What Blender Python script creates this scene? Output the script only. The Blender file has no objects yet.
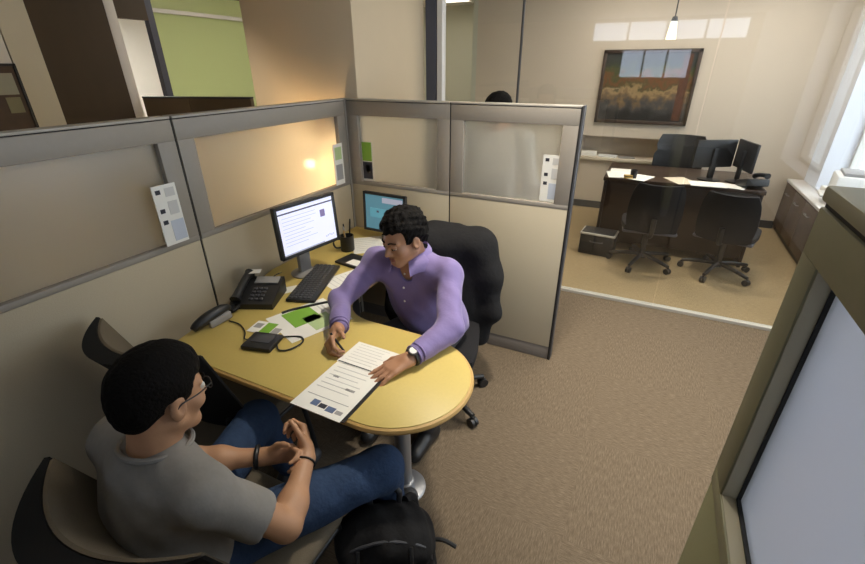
import bpy, bmesh, math, random
import numpy as np
from mathutils import Vector, Matrix, Euler
random.seed(7)
S = bpy.context.scene
COL = S.collection
V = Vector
PI = math.pi

# ------------------------------------------------------------------ materials
MATS = {}
def node(nt, typ, **kw):
    n = nt.nodes.new(typ)
    for k, v in kw.items():
        setattr(n, k, v)
    return n

def mat(name, col, rough=0.6, metal=0.0, var=0.0, scale=20.0, bump=0.0, bscale=None, stretch=(1, 1, 1), spec=0.5, emit=None, estr=0.0, sheen=0.0, detail=4):
    if name in MATS:
        return MATS[name]
    m = bpy.data.materials.new(name)
    m.use_nodes = True
    nt = m.node_tree
    b = nt.nodes['Principled BSDF']
    b.inputs['Base Color'].default_value = (*col, 1)
    b.inputs['Roughness'].default_value = rough
    b.inputs['Metallic'].default_value = metal
    b.inputs['Specular IOR Level'].default_value = spec
    if sheen:
        b.inputs['Sheen Weight'].default_value = sheen
    if emit:
        b.inputs['Emission Color'].default_value = (*emit, 1)
        b.inputs['Emission Strength'].default_value = estr
    if var or bump:
        tc = node(nt, 'ShaderNodeTexCoord')
        mp = node(nt, 'ShaderNodeMapping')
        mp.inputs['Scale'].default_value = stretch
        nt.links.new(tc.outputs['Object'], mp.inputs['Vector'])
    if var:
        nz = node(nt, 'ShaderNodeTexNoise')
        nz.inputs['Scale'].default_value = scale
        nz.inputs['Detail'].default_value = detail
        nt.links.new(mp.outputs['Vector'], nz.inputs['Vector'])
        mx = node(nt, 'ShaderNodeMix', data_type='RGBA')
        mx.inputs[6].default_value = (*[max(0, c * (1 - var)) for c in col], 1)
        mx.inputs[7].default_value = (*[min(1, c * (1 + var)) for c in col], 1)
        nt.links.new(nz.outputs['Fac'], mx.inputs[0])
        nt.links.new(mx.outputs[2], b.inputs['Base Color'])
    if bump:
        nb = node(nt, 'ShaderNodeTexNoise')
        nb.inputs['Scale'].default_value = bscale or scale
        nb.inputs['Detail'].default_value = 3
        nt.links.new(mp.outputs['Vector'], nb.inputs['Vector'])
        bp = node(nt, 'ShaderNodeBump')
        bp.inputs['Strength'].default_value = bump
        bp.inputs['Distance'].default_value = 0.01
        nt.links.new(nb.outputs['Fac'], bp.inputs['Height'])
        nt.links.new(bp.outputs['Normal'], b.inputs['Normal'])
    MATS[name] = m
    return m

def outer_face(nt, fr, sock):
    """reflect where light enters the pane, not again where it leaves"""
    ge = node(nt, 'ShaderNodeNewGeometry')
    inv = node(nt, 'ShaderNodeMath', operation='SUBTRACT'); inv.inputs[0].default_value = 1.0
    nt.links.new(ge.outputs['Backfacing'], inv.inputs[1])
    mu = node(nt, 'ShaderNodeMath', operation='MULTIPLY')
    nt.links.new(fr.outputs[0], mu.inputs[0]); nt.links.new(inv.outputs[0], mu.inputs[1])
    nt.links.new(mu.outputs[0], sock)

def frosted(name, col, rough=0.42, refr=0.55, trans=0.3, gloss_rough=0.25, ior=1.03):
    """satin glass: blurred see-through, some scattered light, a soft reflection"""
    m = bpy.data.materials.new(name)
    m.use_nodes = True
    nt = m.node_tree
    nt.nodes.remove(nt.nodes['Principled BSDF'])
    out = nt.nodes['Material Output']
    rf = node(nt, 'ShaderNodeBsdfRefraction'); rf.inputs['IOR'].default_value = ior
    rf.inputs['Roughness'].default_value = rough; rf.inputs['Color'].default_value = (*col, 1)
    tl = node(nt, 'ShaderNodeBsdfTranslucent'); tl.inputs['Color'].default_value = (*col, 1)
    df = node(nt, 'ShaderNodeBsdfDiffuse'); df.inputs['Color'].default_value = (*col, 1)
    gl = node(nt, 'ShaderNodeBsdfGlossy'); gl.inputs['Roughness'].default_value = gloss_rough
    fr = node(nt, 'ShaderNodeFresnel'); fr.inputs['IOR'].default_value = 1.5
    m1 = node(nt, 'ShaderNodeMixShader'); m1.inputs[0].default_value = trans / (refr + trans)
    nt.links.new(rf.outputs[0], m1.inputs[1]); nt.links.new(tl.outputs[0], m1.inputs[2])
    m2 = node(nt, 'ShaderNodeMixShader'); m2.inputs[0].default_value = 1 - refr - trans
    nt.links.new(m1.outputs[0], m2.inputs[1]); nt.links.new(df.outputs[0], m2.inputs[2])
    m3 = node(nt, 'ShaderNodeMixShader')
    outer_face(nt, fr, m3.inputs[0])
    nt.links.new(m2.outputs[0], m3.inputs[1]); nt.links.new(gl.outputs[0], m3.inputs[2])
    nt.links.new(m3.outputs[0], out.inputs['Surface'])
    return m

def clear_glass(name, col=(0.97, 0.98, 0.97), ior=1.95):
    m = bpy.data.materials.new(name)
    m.use_nodes = True
    nt = m.node_tree
    nt.nodes.remove(nt.nodes['Principled BSDF'])
    out = nt.nodes['Material Output']
    tr = node(nt, 'ShaderNodeBsdfTransparent'); tr.inputs['Color'].default_value = (*col, 1)
    gl = node(nt, 'ShaderNodeBsdfGlossy'); gl.inputs['Roughness'].default_value = 0.02
    fr = node(nt, 'ShaderNodeFresnel'); fr.inputs['IOR'].default_value = ior
    mx = node(nt, 'ShaderNodeMixShader')
    outer_face(nt, fr, mx.inputs[0])
    nt.links.new(tr.outputs[0], mx.inputs[1]); nt.links.new(gl.outputs[0], mx.inputs[2])
    nt.links.new(mx.outputs[0], out.inputs['Surface'])
    return m

def carpet(name, c1, c2, c3, tile=0.61):
    """carpet tiles whose pile streaks turn by a quarter from tile to tile"""
    m = bpy.data.materials.new(name)
    m.use_nodes = True
    nt = m.node_tree
    b = nt.nodes['Principled BSDF']
    b.inputs['Roughness'].default_value = 0.95
    b.inputs['Specular IOR Level'].default_value = 0.1
    tc = node(nt, 'ShaderNodeTexCoord')
    def streak(sc):
        mp = node(nt, 'ShaderNodeMapping'); mp.inputs['Scale'].default_value = sc
        nt.links.new(tc.outputs['Object'], mp.inputs['Vector'])
        nz = node(nt, 'ShaderNodeTexNoise'); nz.inputs['Scale'].default_value = 1.0
        nz.inputs['Detail'].default_value = 5; nz.inputs['Roughness'].default_value = 0.7
        nt.links.new(mp.outputs['Vector'], nz.inputs['Vector'])
        return nz
    a = streak((26, 230, 1)); c = streak((230, 26, 1))
    ck = node(nt, 'ShaderNodeTexChecker'); ck.inputs['Scale'].default_value = 1 / tile
    nt.links.new(tc.outputs['Object'], ck.inputs['Vector'])
    mx = node(nt, 'ShaderNodeMix', data_type='FLOAT')
    nt.links.new(ck.outputs['Fac'], mx.inputs[0])
    nt.links.new(a.outputs['Fac'], mx.inputs[2]); nt.links.new(c.outputs['Fac'], mx.inputs[3])
    rp = node(nt, 'ShaderNodeValToRGB')
    rp.color_ramp.elements[0].position = 0.36; rp.color_ramp.elements[0].color = (*c1, 1)
    rp.color_ramp.elements[1].position = 0.66; rp.color_ramp.elements[1].color = (*c3, 1)
    e = rp.color_ramp.elements.new(0.5); e.color = (*c2, 1)
    nt.links.new(mx.outputs[0], rp.inputs[0])
    nt.links.new(rp.outputs[0], b.inputs['Base Color'])
    bp = node(nt, 'ShaderNodeBump'); bp.inputs['Strength'].default_value = 0.5; bp.inputs['Distance'].default_value = 0.004
    nt.links.new(mx.outputs[0], bp.inputs['Height']); nt.links.new(bp.outputs['Normal'], b.inputs['Normal'])
    return m

def ceiling_tiles(name):
    m = bpy.data.materials.new(name); m.use_nodes = True
    nt = m.node_tree; b = nt.nodes['Principled BSDF']; b.inputs['Roughness'].default_value = 0.95
    tc = node(nt, 'ShaderNodeTexCoord')
    br = node(nt, 'ShaderNodeTexBrick', offset=0.0)
    br.inputs['Scale'].default_value = 1.0; br.inputs['Brick Width'].default_value = 0.6; br.inputs['Row Height'].default_value = 0.6
    br.inputs['Mortar Size'].default_value = 0.012
    br.inputs['Color1'].default_value = (.78, .76, .72, 1); br.inputs['Color2'].default_value = (.75, .73, .69, 1); br.inputs['Mortar'].default_value = (.6, .6, .58, 1)
    nt.links.new(tc.outputs['Object'], br.inputs['Vector']); nt.links.new(br.outputs['Color'], b.inputs['Base Color'])
    return m

def painting_mat(name):
    """loose autumn woodland: grey water low, a pale clearing, rust and green foliage above"""
    m = bpy.data.materials.new(name); m.use_nodes = True
    nt = m.node_tree; b = nt.nodes['Principled BSDF']; b.inputs['Roughness'].default_value = 0.35
    tc = node(nt, 'ShaderNodeTexCoord')
    sp = node(nt, 'ShaderNodeSeparateXYZ'); nt.links.new(tc.outputs['Generated'], sp.inputs[0])
    nz = node(nt, 'ShaderNodeTexNoise'); nz.inputs['Scale'].default_value = 7.5; nz.inputs['Detail'].default_value = 8; nz.inputs['Roughness'].default_value = .65
    nt.links.new(tc.outputs['Object'], nz.inputs['Vector'])
    ad = node(nt, 'ShaderNodeMath', operation='MULTIPLY_ADD'); ad.inputs[1].default_value = .9; 
    nt.links.new(nz.outputs['Fac'], ad.inputs[0])
    sc = node(nt, 'ShaderNodeMath', operation='SUBTRACT'); sc.inputs[1].default_value = .45
    nt.links.new(sp.outputs['Z'], sc.inputs[0]); nt.links.new(sc.outputs[0], ad.inputs[2])
    rp = node(nt, 'ShaderNodeValToRGB')
    el = rp.color_ramp.elements
    el[0].position = 0.05; el[0].color = (.02, .018, .015, 1)
    el[1].position = 1.0; el[1].color = (.035, .035, .03, 1)
    for p, c in ((.22, (.06, .055, .05)), (.36, (.16, .1, .045)), (.45, (.3, .2, .09)), (.52, (.07, .06, .02)), (.62, (.16, .06, .02)), (.74, (.06, .07, .02)), (.85, (.03, .035, .025))):
        e = el.new(p); e.color = (*c, 1)
    nt.links.new(ad.outputs[0], rp.inputs[0]); nt.links.new(rp.outputs[0], b.inputs['Base Color'])
    return m

M = dict(
    lamp_far=mat('far_diffuser', (.9, .9, .88), .5, emit=(1, .96, .90), estr=48.0),
    lamp_bright=mat('bright_diffuser', (.9, .9, .88), .5, emit=(1, .92, .82), estr=10.2),
    panel=mat('panel_fabric', (.50, .43, .31), .9, var=.05, scale=180, bump=.15, bscale=260, spec=.2),
    frame=mat('frame_taupe', (.295, .262, .22), .5, var=.04, scale=60, bump=.03, bscale=400),
    cap=mat('cap_pale', (.40, .37, .32), .45),
    olive=mat('frame_olive', (.225, .215, .125), .55, var=.05, scale=60),
    olive_panel=mat('panel_olive', (.25, .24, .125), .85, var=.05, scale=150, bump=.1, bscale=250),
    olive_cap=mat('cap_olive', (.24, .225, .14), .5),
    base=mat('kick_plate', (.20, .175, .155), .5, var=.05, scale=40),
    black_gap=mat('gap_black', (.012, .011, .01), .7),
    frost=frosted('frosted_glass', (.97, .95, .89), rough=.4, refr=.72, trans=.25, ior=1.05),
    frost_l=frosted('frosted_glass_wide', (.93, .90, .82), rough=.55, refr=.38, trans=.52, gloss_rough=.22, ior=1.10),
    frost_r=frosted('frosted_glass_blue', (.70, .70, .735), rough=.55, refr=.35, trans=.45, gloss_rough=.3),
    green_glass=frosted('green_glass', (.60, .64, .42), rough=.3, refr=.5, trans=.4),
    glass=clear_glass('office_glass'),
    glass_tint=clear_glass('tinted_glass', (.93, .95, .98)),
    desk=mat('desk_laminate', (.57, .435, .13), .42, var=.05, scale=90, spec=.4),
    desk_edge=mat('desk_edge', (.50, .31, .10), .5, var=.06, scale=40),
    grey_metal=mat('grey_metal', (.33, .33, .34), .35, metal=.6, var=.05, scale=30),
    black=mat('black_plastic', (.014, .014, .015), .42, var=.2, scale=50),
    black_soft=mat('black_fabric', (.016, .015, .016), .95, var=.3, scale=120, bump=.2, bscale=300, spec=.2),
    jacket=mat('jacket_cloth', (.012, .0115, .012), .9, var=.3, scale=30, bump=.25, bscale=60, spec=.25),
    dark_grey=mat('dark_grey', (.05, .05, .055), .5),
    grey_plastic=mat('grey_plastic', (.28, .27, .26), .5),
    screen=mat('screen_page', (.55, .57, .68), .3, emit=(.70, .72, .88), estr=.62),
    screen_bar=mat('screen_bar', (.03, .03, .05), .3, emit=(.08, .08, .12), estr=.5),
    screen_pic=mat('screen_picture', (.1, .08, .15), .3, emit=(.17, .14, .28), estr=.8),
    screen_grey=mat('screen_text', (.3, .3, .35), .3, emit=(.5, .52, .65), estr=.4),
    screen_blue=mat('screen_blue', (.05, .14, .19), .3, emit=(.11, .26, .33), estr=.5, var=0),
    paper=mat('paper', (.80, .78, .72), .8, var=.02, scale=40),
    paper_grey=mat('paper_print', (.34, .33, .32), .8),
    paper_lt=mat('paper_lines', (.58, .57, .55), .8),
    ink=mat('ink_dark', (.03, .03, .04), .7),
    ink_blue=mat('ink_blue', (.10, .14, .25), .7),
    green=mat('print_green', (.19, .40, .035), .6),
    green_lt=mat('print_pale_green', (.45, .58, .28), .6),
    skin2=mat('skin_brown', (.42, .215, .12), .5, var=.08, scale=30, bump=.05, bscale=200),
    skin1=mat('skin_tan', (.50, .27, .15), .5, var=.08, scale=30, bump=.05, bscale=200),
    hair=mat('hair_black', (.006, .005, .0045), .75, var=.4, scale=90, bump=.5, bscale=140, spec=.10),
    shirt=mat('shirt_lilac', (.205, .155, .345), .8, var=.07, scale=14, bump=.35, bscale=22, sheen=.2),
    tee=mat('tee_grey', (.26, .245, .225), .95, var=.08, scale=50, bump=.3, bscale=18, spec=.2),
    jeans=mat('denim', (.035, .062, .125), .9, var=.25, scale=40, bump=.3, bscale=60, spec=.2),
    trousers=mat('trousers_dark', (.03, .03, .035), .9),
    white=mat('white_plain', (.8, .8, .78), .5),
    eyew=mat('eye_white', (.7, .68, .64), .3),
    lip=mat('lip', (.33, .13, .09), .5),
    lip1=mat('lip_pale', (.42, .2, .14), .5),
    steel=mat('steel', (.6, .6, .6), .25, metal=1),
    wall=mat('wall_beige', (.60, .515, .41), .9, var=.02, scale=8),
    wall_white=mat('wall_white', (.80, .78, .72), .9, var=.02, scale=8),
    wall_cool=mat('wall_cool', (.55, .56, .46), .9, var=.02, scale=8),
    wall_blue=mat('window_wall_white', (.70, .72, .78), .8, var=.02, scale=8),
    column=mat('column_beige', (.62, .50, .34), .9, var=.02, scale=8),
    cream=mat('cream_board', (.66, .63, .51), .85, var=.03, scale=6),
    brown=mat('brown_board', (.055, .035, .016), .6, var=.12, scale=9, stretch=(1, 1, .3)),
    post_dark=mat('post_slate', (.075, .08, .11), .5),
    alu=mat('aluminium', (.55, .53, .48), .4, metal=.3),
    office_wood=mat('desk_walnut', (.035, .019, .011), .38, var=.3, scale=6, stretch=(1, 1, 8)),
    cred_wood=mat('credenza_wood', (.085, .05, .03), .4, var=.3, scale=5, stretch=(1, 1, 6)),
    cream_top=mat('credenza_top', (.72, .70, .68), .4, var=.03, scale=20),
    ledge=mat('ledge_pale', (.66, .58, .45), .6),
    lowpart=mat('brown_partition', (.16, .115, .07), .85, var=.06, scale=120),
    carpet_a=carpet('carpet_brown', (.108, .081, .054), (.147, .111, .075), (.197, .150, .103)),
    carpet_b=carpet('carpet_tan', (.25, .18, .10), (.31, .23, .13), (.37, .275, .16)),
    ceil=ceiling_tiles('ceiling_tile'),
    lamp=mat('fluorescent_diffuser', (.9, .9, .88), .5, emit=(1, .90, .76), estr=4.2),
    bulb=mat('warm_bulb', (1, .8, .5), .5, emit=(1, .72, .42), estr=620.0),
    shade_in=mat('lamp_shade', (.7, .6, .42), .6),
    pend=mat('pendant_glass', (.75, .68, .55), .3, emit=(1, .8, .5), estr=1.2),
    paint=painting_mat('woodland_painting'),
    picframe=mat('picture_frame', (.05, .03, .02), .4, var=.2, scale=12),
    tan=mat('chair_tan', (.150, .122, .085), .9, var=.08, scale=160, bump=.2, bscale=260, spec=.2),
    pic_a=mat('print_brown', (.06, .035, .02), .5, var=.5, scale=9),
    pic_b=mat('print_sage', (.33, .34, .27), .5, var=.2, scale=7),
    gold=mat('gold_dull', (.5, .32, .07), .45, var=.3, scale=30),
    leaf=mat('leaf_dark', (.04, .06, .02), .6),
)

# ------------------------------------------------------------------ mesh helpers
class MB:
    def __init__(self):
        self.bm = bmesh.new()
    def _merge(self, b2):
        me = bpy.data.meshes.new('tmp'); b2.to_mesh(me); b2.free()
        self.bm.from_mesh(me); bpy.data.meshes.remove(me)
    def box(self, c, s, bev=0.0, rot=None, seg=2):
        b = bmesh.new(); bmesh.ops.create_cube(b, size=1.0)
        for v in b.verts:
            v.co = V((v.co.x * s[0], v.co.y * s[1], v.co.z * s[2]))
        if bev:
            bmesh.ops.bevel(b, geom=list(b.edges), offset=min(bev, min(s) * .49), segments=seg, profile=.5, affect='EDGES')
        R = rot if isinstance(rot, Matrix) else (Euler(rot).to_matrix() if rot else Matrix.Identity(3))
        for v in b.verts:
            v.co = R @ v.co + V(c)
        self._merge(b); return self
    def lohi(self, lo, hi, bev=0.0):
        return self.box([(a + b) / 2 for a, b in zip(lo, hi)], [abs(b - a) for a, b in zip(lo, hi)], bev)
    def cyl(self, a, b, r, r2=None, n=20):
        a, b = V(a), V(b); d = b - a
        bb = bmesh.new()
        bmesh.ops.create_cone(bb, cap_ends=True, segments=n, radius1=r, radius2=r if r2 is None else r2, depth=d.length)
        R = d.to_track_quat('Z', 'Y').to_matrix()
        for v in bb.verts:
            v.co = R @ v.co + (a + b) / 2
        self._merge(bb); return self
    def sph(self, c, r, n=16, rot=None):
        bb = bmesh.new(); bmesh.ops.create_uvsphere(bb, u_segments=n, v_segments=n // 2 + 2, radius=1)
        rr = r if hasattr(r, '__len__') else (r, r, r)
        R = rot if rot else Matrix.Identity(3)
        for v in bb.verts:
            v.co = R @ V((v.co.x * rr[0], v.co.y * rr[1], v.co.z * rr[2])) + V(c)
        self._merge(bb); return self
    def tube(self, pts, r, n=10, closed=False, smooth=4):
        P = [V(p) for p in pts]
        if smooth and len(P) > 2:
            Q = []
            m = len(P)
            rng = range(m if closed else m - 1)
            for i in rng:
                p0 = P[(i - 1) % m] if (closed or i > 0) else P[i]
                p1, p2 = P[i], P[(i + 1) % m]
                p3 = P[(i + 2) % m] if (closed or i + 2 < m) else p2
                for k in range(smooth):
                    t = k / smooth
                    Q.append(.5 * ((2 * p1) + (p2 - p0) * t + (2 * p0 - 5 * p1 + 4 * p2 - p3) * t * t + (3 * p1 - p0 - 3 * p2 + p3) * t ** 3))
            if not closed:
                Q.append(P[-1])
            P = Q
        bm = self.bm; rings = []
        up = V((0, 0, 1)); L = len(P)
        for i, p in enumerate(P):
            t = (P[(i + 1) % L] - P[i - 1]) if closed else (P[min(i + 1, L - 1)] - P[max(i - 1, 0)])
            t.normalize()
            x = t.cross(up)
            if x.length < .05:
                x = t.cross(V((0, 1, 0)))
            x.normalize(); y = x.cross(t)
            rr = r(i / max(1, L - 1)) if callable(r) else r
            rings.append([bm.verts.new(p + (x * math.cos(2 * PI * k / n) + y * math.sin(2 * PI * k / n)) * rr) for k in range(n)])
        for i in range(L if closed else L - 1):
            A, B = rings[i], rings[(i + 1) % L]
            for k in range(n):
                bm.faces.new((A[k], A[(k + 1) % n], B[(k + 1) % n], B[k]))
        if not closed:
            bm.faces.new(rings[0][::-1]); bm.faces.new(rings[-1])
        return self
    def lathe(self, c, prof, n=28, ring=False):
        bm = self.bm; rings = []
        for r, z in prof:
            rings.append([bm.verts.new((c[0] + max(r, 1e-4) * math.cos(2 * PI * k / n), c[1] + max(r, 1e-4) * math.sin(2 * PI * k / n), c[2] + z)) for k in range(n)])
        for A, B in zip(rings, rings[1:]):
            for k in range(n):
                bm.faces.new((A[k], A[(k + 1) % n], B[(k + 1) % n], B[k]))
        if ring:
            for k in range(n):
                bm.faces.new((rings[-1][k], rings[-1][(k + 1) % n], rings[0][(k + 1) % n], rings[0][k]))
        else:
            bm.faces.new(rings[0][::-1]); bm.faces.new(rings[-1])
        return self
    def prism(self, poly, z0, z1, bev=0.0):
        b = bmesh.new()
        lo = [b.verts.new((x, y, z0)) for x, y in poly]
        f = b.faces.new(lo)
        r = bmesh.ops.extrude_face_region(b, geom=[f])
        for v in r['geom']:
            if isinstance(v, bmesh.types.BMVert):
                v.co.z = z1
        bmesh.ops.recalc_face_normals(b, faces=b.faces)
        if bev:
            ed = [e for e in b.edges if abs(e.verts[0].co.z - e.verts[1].co.z) < 1e-6]
            bmesh.ops.bevel(b, geom=ed, offset=bev, segments=2, profile=.5, affect='EDGES')
        self._merge(b); return self
    def grid(self, fn, nu, nv, thick=None):
        """closed sheet: fn(u, v) gives the front, thick(u, v) a vector to the back"""
        bm = self.bm
        A = [[bm.verts.new(fn(i / nu, j / nv)) for j in range(nv + 1)] for i in range(nu + 1)]
        B = [[bm.verts.new(V(fn(i / nu, j / nv)) + V(thick(i / nu, j / nv))) for j in range(nv + 1)] for i in range(nu + 1)]
        for i in range(nu):
            for j in range(nv):
                bm.faces.new((A[i][j], A[i + 1][j], A[i + 1][j + 1], A[i][j + 1]))
                bm.faces.new((B[i][j], B[i][j + 1], B[i + 1][j + 1], B[i + 1][j]))
        for i in range(nu):
            bm.faces.new((A[i][0], B[i][0], B[i + 1][0], A[i + 1][0])); bm.faces.new((A[i][nv], A[i + 1][nv], B[i + 1][nv], B[i][nv]))
        for j in range(nv):
            bm.faces.new((A[0][j], A[0][j + 1], B[0][j + 1], B[0][j])); bm.faces.new((A[nu][j], B[nu][j], B[nu][j + 1], A[nu][j + 1]))
        return self
    def build(self, name, m, parent=None, smooth=True, sharp=40):
        bmesh.ops.recalc_face_normals(self.bm, faces=self.bm.faces)
        me = bpy.data.meshes.new(name)
        self.bm.to_mesh(me); self.bm.free()
        me.materials.append(m)
        if smooth:
            me.polygons.foreach_set('use_smooth', [True] * len(me.polygons))
            me.set_sharp_from_angle(angle=math.radians(sharp))
        o = bpy.data.objects.new(name, me)
        COL.objects.link(o)
        if parent:
            o.parent = parent
        return o

def tag(o, label, cat=None, group=None, kind=None):
    o['label'] = label
    if cat: o['category'] = cat
    if group: o['group'] = group
    if kind: o['kind'] = kind
    return o

def thing(name, label, cat, loc=(0, 0, 0), rz=0.0, group=None):
    o = bpy.data.objects.new(name, None)
    o.empty_display_size = .1
    COL.objects.link(o)
    o.location = loc; o.rotation_euler = (0, 0, rz)
    return tag(o, label, cat, group)

def struct(o, label, cat):
    return tag(o, label, cat, None, 'structure')

def dup(root, loc, rz, label, group=None):
    r = root.copy(); COL.objects.link(r); r.location = loc; r.rotation_euler = (0, 0, rz)
    r['label'] = label
    if group: r['group'] = group
    for ch in list(root.children):
        c = ch.copy(); COL.objects.link(c); c.parent = r
        for g in list(ch.children):
            d = g.copy(); COL.objects.link(d); d.parent = c
    return r

# ------------------------------------------------------------------ smooth solids (for figures and cloth)
class Field:
    def __init__(s, lo, hi, h):
        s.lo = np.array(lo, np.float32); s.h = h
        n = np.ceil((np.array(hi) - np.array(lo)) / h).astype(int) + 1
        s.D = np.full(n, .5, np.float32); s.n = n
    def _sub(s, lo, hi):
        a = np.clip(np.floor((np.array(lo) - s.lo) / s.h).astype(int), 0, s.n)
        b = np.clip(np.ceil((np.array(hi) - s.lo) / s.h).astype(int) + 1, 0, s.n)
        if np.any(b <= a): return None
        sl = tuple(slice(i, j) for i, j in zip(a, b))
        ax = [s.lo[i] + s.h * np.arange(a[i], b[i], dtype=np.float32) for i in range(3)]
        X, Y, Z = np.meshgrid(*ax, indexing='ij')
        return sl, X, Y, Z
    def _mix(s, sl, d, k, sub):
        A = s.D[sl]
        if sub:
            d = -d
            h = np.maximum(k - np.abs(A - d), 0) / k
            s.D[sl] = np.maximum(A, d) + h * h * k * .25
        else:
            h = np.maximum(k - np.abs(A - d), 0) / k
            s.D[sl] = np.minimum(A, d) - h * h * k * .25
    def cone(s, a, b, ra, rb=None, k=.02, sub=False):
        rb = ra if rb is None else rb
        a = np.array(a, np.float32); b = np.array(b, np.float32); m = max(ra, rb) + k + .03
        g = s._sub(np.minimum(a, b) - m, np.maximum(a, b) + m)
        if g is None: return s
        sl, X, Y, Z = g; d = b - a
        t = ((X - a[0]) * d[0] + (Y - a[1]) * d[1] + (Z - a[2]) * d[2]) / max(float(d @ d), 1e-9)
        t = np.clip(t, 0, 1)
        q = np.sqrt((X - a[0] - t * d[0]) ** 2 + (Y - a[1] - t * d[1]) ** 2 + (Z - a[2] - t * d[2]) ** 2) - (ra + (rb - ra) * t)
        s._mix(sl, q, k, sub); return s
    def chain(s, pts, rs, k=.02):
        for i in range(len(pts) - 1):
            s.cone(pts[i], pts[i + 1], rs[i], rs[i + 1], k)
        return s
    def ell(s, c, r, R=None, k=.02, sub=False):
        c = np.array(c, np.float32); r = np.array(r, np.float32); m = r.max() + k + .03
        g = s._sub(c - m, c + m)
        if g is None: return s
        sl, X, Y, Z = g
        X, Y, Z = X - c[0], Y - c[1], Z - c[2]
        if R is not None:
            R = np.array(R, np.float32)
            X, Y, Z = (X * R[0, 0] + Y * R[1, 0] + Z * R[2, 0], X * R[0, 1] + Y * R[1, 1] + Z * R[2, 1], X * R[0, 2] + Y * R[1, 2] + Z * R[2, 2])
        k0 = np.sqrt((X / r[0]) ** 2 + (Y / r[1]) ** 2 + (Z / r[2]) ** 2)
        k1 = np.sqrt((X / r[0] ** 2) ** 2 + (Y / r[1] ** 2) ** 2 + (Z / r[2] ** 2) ** 2)
        s._mix(sl, k0 * (k0 - 1) / np.maximum(k1, 1e-6), k, sub); return s
    def box(s, c, half, rad, R=None, k=.02, sub=False):
        c = np.array(c, np.float32); hf = np.array(half, np.float32); m = float(np.linalg.norm(hf)) + k + .03
        g = s._sub(c - m, c + m)
        if g is None: return s
        sl, X, Y, Z = g
        X, Y, Z = X - c[0], Y - c[1], Z - c[2]
        if R is not None:
            R = np.array(R, np.float32)
            X, Y, Z = (X * R[0, 0] + Y * R[1, 0] + Z * R[2, 0], X * R[0, 1] + Y * R[1, 1] + Z * R[2, 1], X * R[0, 2] + Y * R[1, 2] + Z * R[2, 2])
        qx, qy, qz = np.abs(X) - hf[0] + rad, np.abs(Y) - hf[1] + rad, np.abs(Z) - hf[2] + rad
        d = np.sqrt(np.maximum(qx, 0) ** 2 + np.maximum(qy, 0) ** 2 + np.maximum(qz, 0) ** 2) + np.minimum(np.maximum(qx, np.maximum(qy, qz)), 0) - rad
        s._mix(sl, d, k, sub); return s
    def every(s, fn):
        ax = [s.lo[i] + s.h * np.arange(s.n[i], dtype=np.float32) for i in range(3)]
        s.D = fn(s.D, ax[0][:, None, None], ax[1][None, :, None], ax[2][None, None, :]).astype(np.float32); return s
    def build(s, name, m, parent=None, relax=1):
        D = s.D; I = D < 0
        C = np.zeros(tuple(s.n - 1), np.int8)
        cr = [(i, j, k) for i in (0, 1) for j in (0, 1) for k in (0, 1)]
        e = s.n - 1
        for i, j, k in cr:
            C += I[i:e[0] + i, j:e[1] + j, k:e[2] + k]
        mk = (C > 0) & (C < 8)
        ii = np.argwhere(mk); idx = np.full(mk.shape, -1, np.int64); idx[mk] = np.arange(len(ii))
        acc = np.zeros((len(ii), 3)); cnt = np.zeros(len(ii))
        for a in cr:
            for ax in range(3):
                if a[ax] == 0:
                    b = list(a); b[ax] = 1
                    pa, pb = ii + np.array(a), ii + np.array(b)
                    va, vb = D[pa[:, 0], pa[:, 1], pa[:, 2]], D[pb[:, 0], pb[:, 1], pb[:, 2]]
                    c = (va < 0) != (vb < 0)
                    t = np.where(c, va / np.where(c, va - vb, 1), 0)
                    p = np.array(a)[None, :].repeat(len(ii), 0).astype(float); p[:, ax] += t
                    acc[c] += p[c]; cnt[c] += 1
        vs = s.lo + s.h * (ii + acc / cnt[:, None])
        F = []
        for ax in range(3):
            o1, o2 = (ax + 1) % 3, (ax + 2) % 3
            sa = [slice(None)] * 3; sb = [slice(None)] * 3
            sa[ax] = slice(0, -1); sb[ax] = slice(1, None)
            A, B = I[tuple(sa)], I[tuple(sb)]
            ch = np.argwhere(A != B)
            ok = (ch[:, o1] > 0) & (ch[:, o2] > 0) & (ch[:, o1] < e[o1]) & (ch[:, o2] < e[o2])
            ch = ch[ok]
            ins = A[ch[:, 0], ch[:, 1], ch[:, 2]]
            def g(d1, d2):
                q = ch.copy(); q[:, o1] += d1; q[:, o2] += d2
                return idx[q[:, 0], q[:, 1], q[:, 2]]
            Q = np.stack([g(-1, -1), g(0, -1), g(0, 0), g(-1, 0)], 1)
            Q[~ins] = Q[~ins][:, ::-1]
            F.append(Q)
        F = np.concatenate(F); F = F[(F >= 0).all(1)]
        for _ in range(relax):
            su = np.zeros_like(vs); n = np.zeros(len(vs))
            for a, b in ((0, 1), (1, 2), (2, 3), (3, 0)):
                np.add.at(su, F[:, a], vs[F[:, b]]); np.add.at(n, F[:, a], 1)
                np.add.at(su, F[:, b], vs[F[:, a]]); np.add.at(n, F[:, b], 1)
            vs = .5 * vs + .5 * su / np.maximum(n, 1)[:, None]
        me = bpy.data.meshes.new(name)
        me.vertices.add(len(vs)); me.vertices.foreach_set('co', vs.astype(np.float32).ravel())
        me.loops.add(F.size); me.loops.foreach_set('vertex_index', F.astype(np.int32).ravel())
        me.polygons.add(len(F)); me.polygons.foreach_set('loop_start', np.arange(0, F.size, 4, dtype=np.int32))
        me.update(calc_edges=True); me.validate()
        me.polygons.foreach_set('use_smooth', [True] * len(me.polygons))
        me.materials.append(m)
        o = bpy.data.objects.new(name, me); COL.objects.link(o)
        if parent: o.parent = parent
        return o

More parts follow.
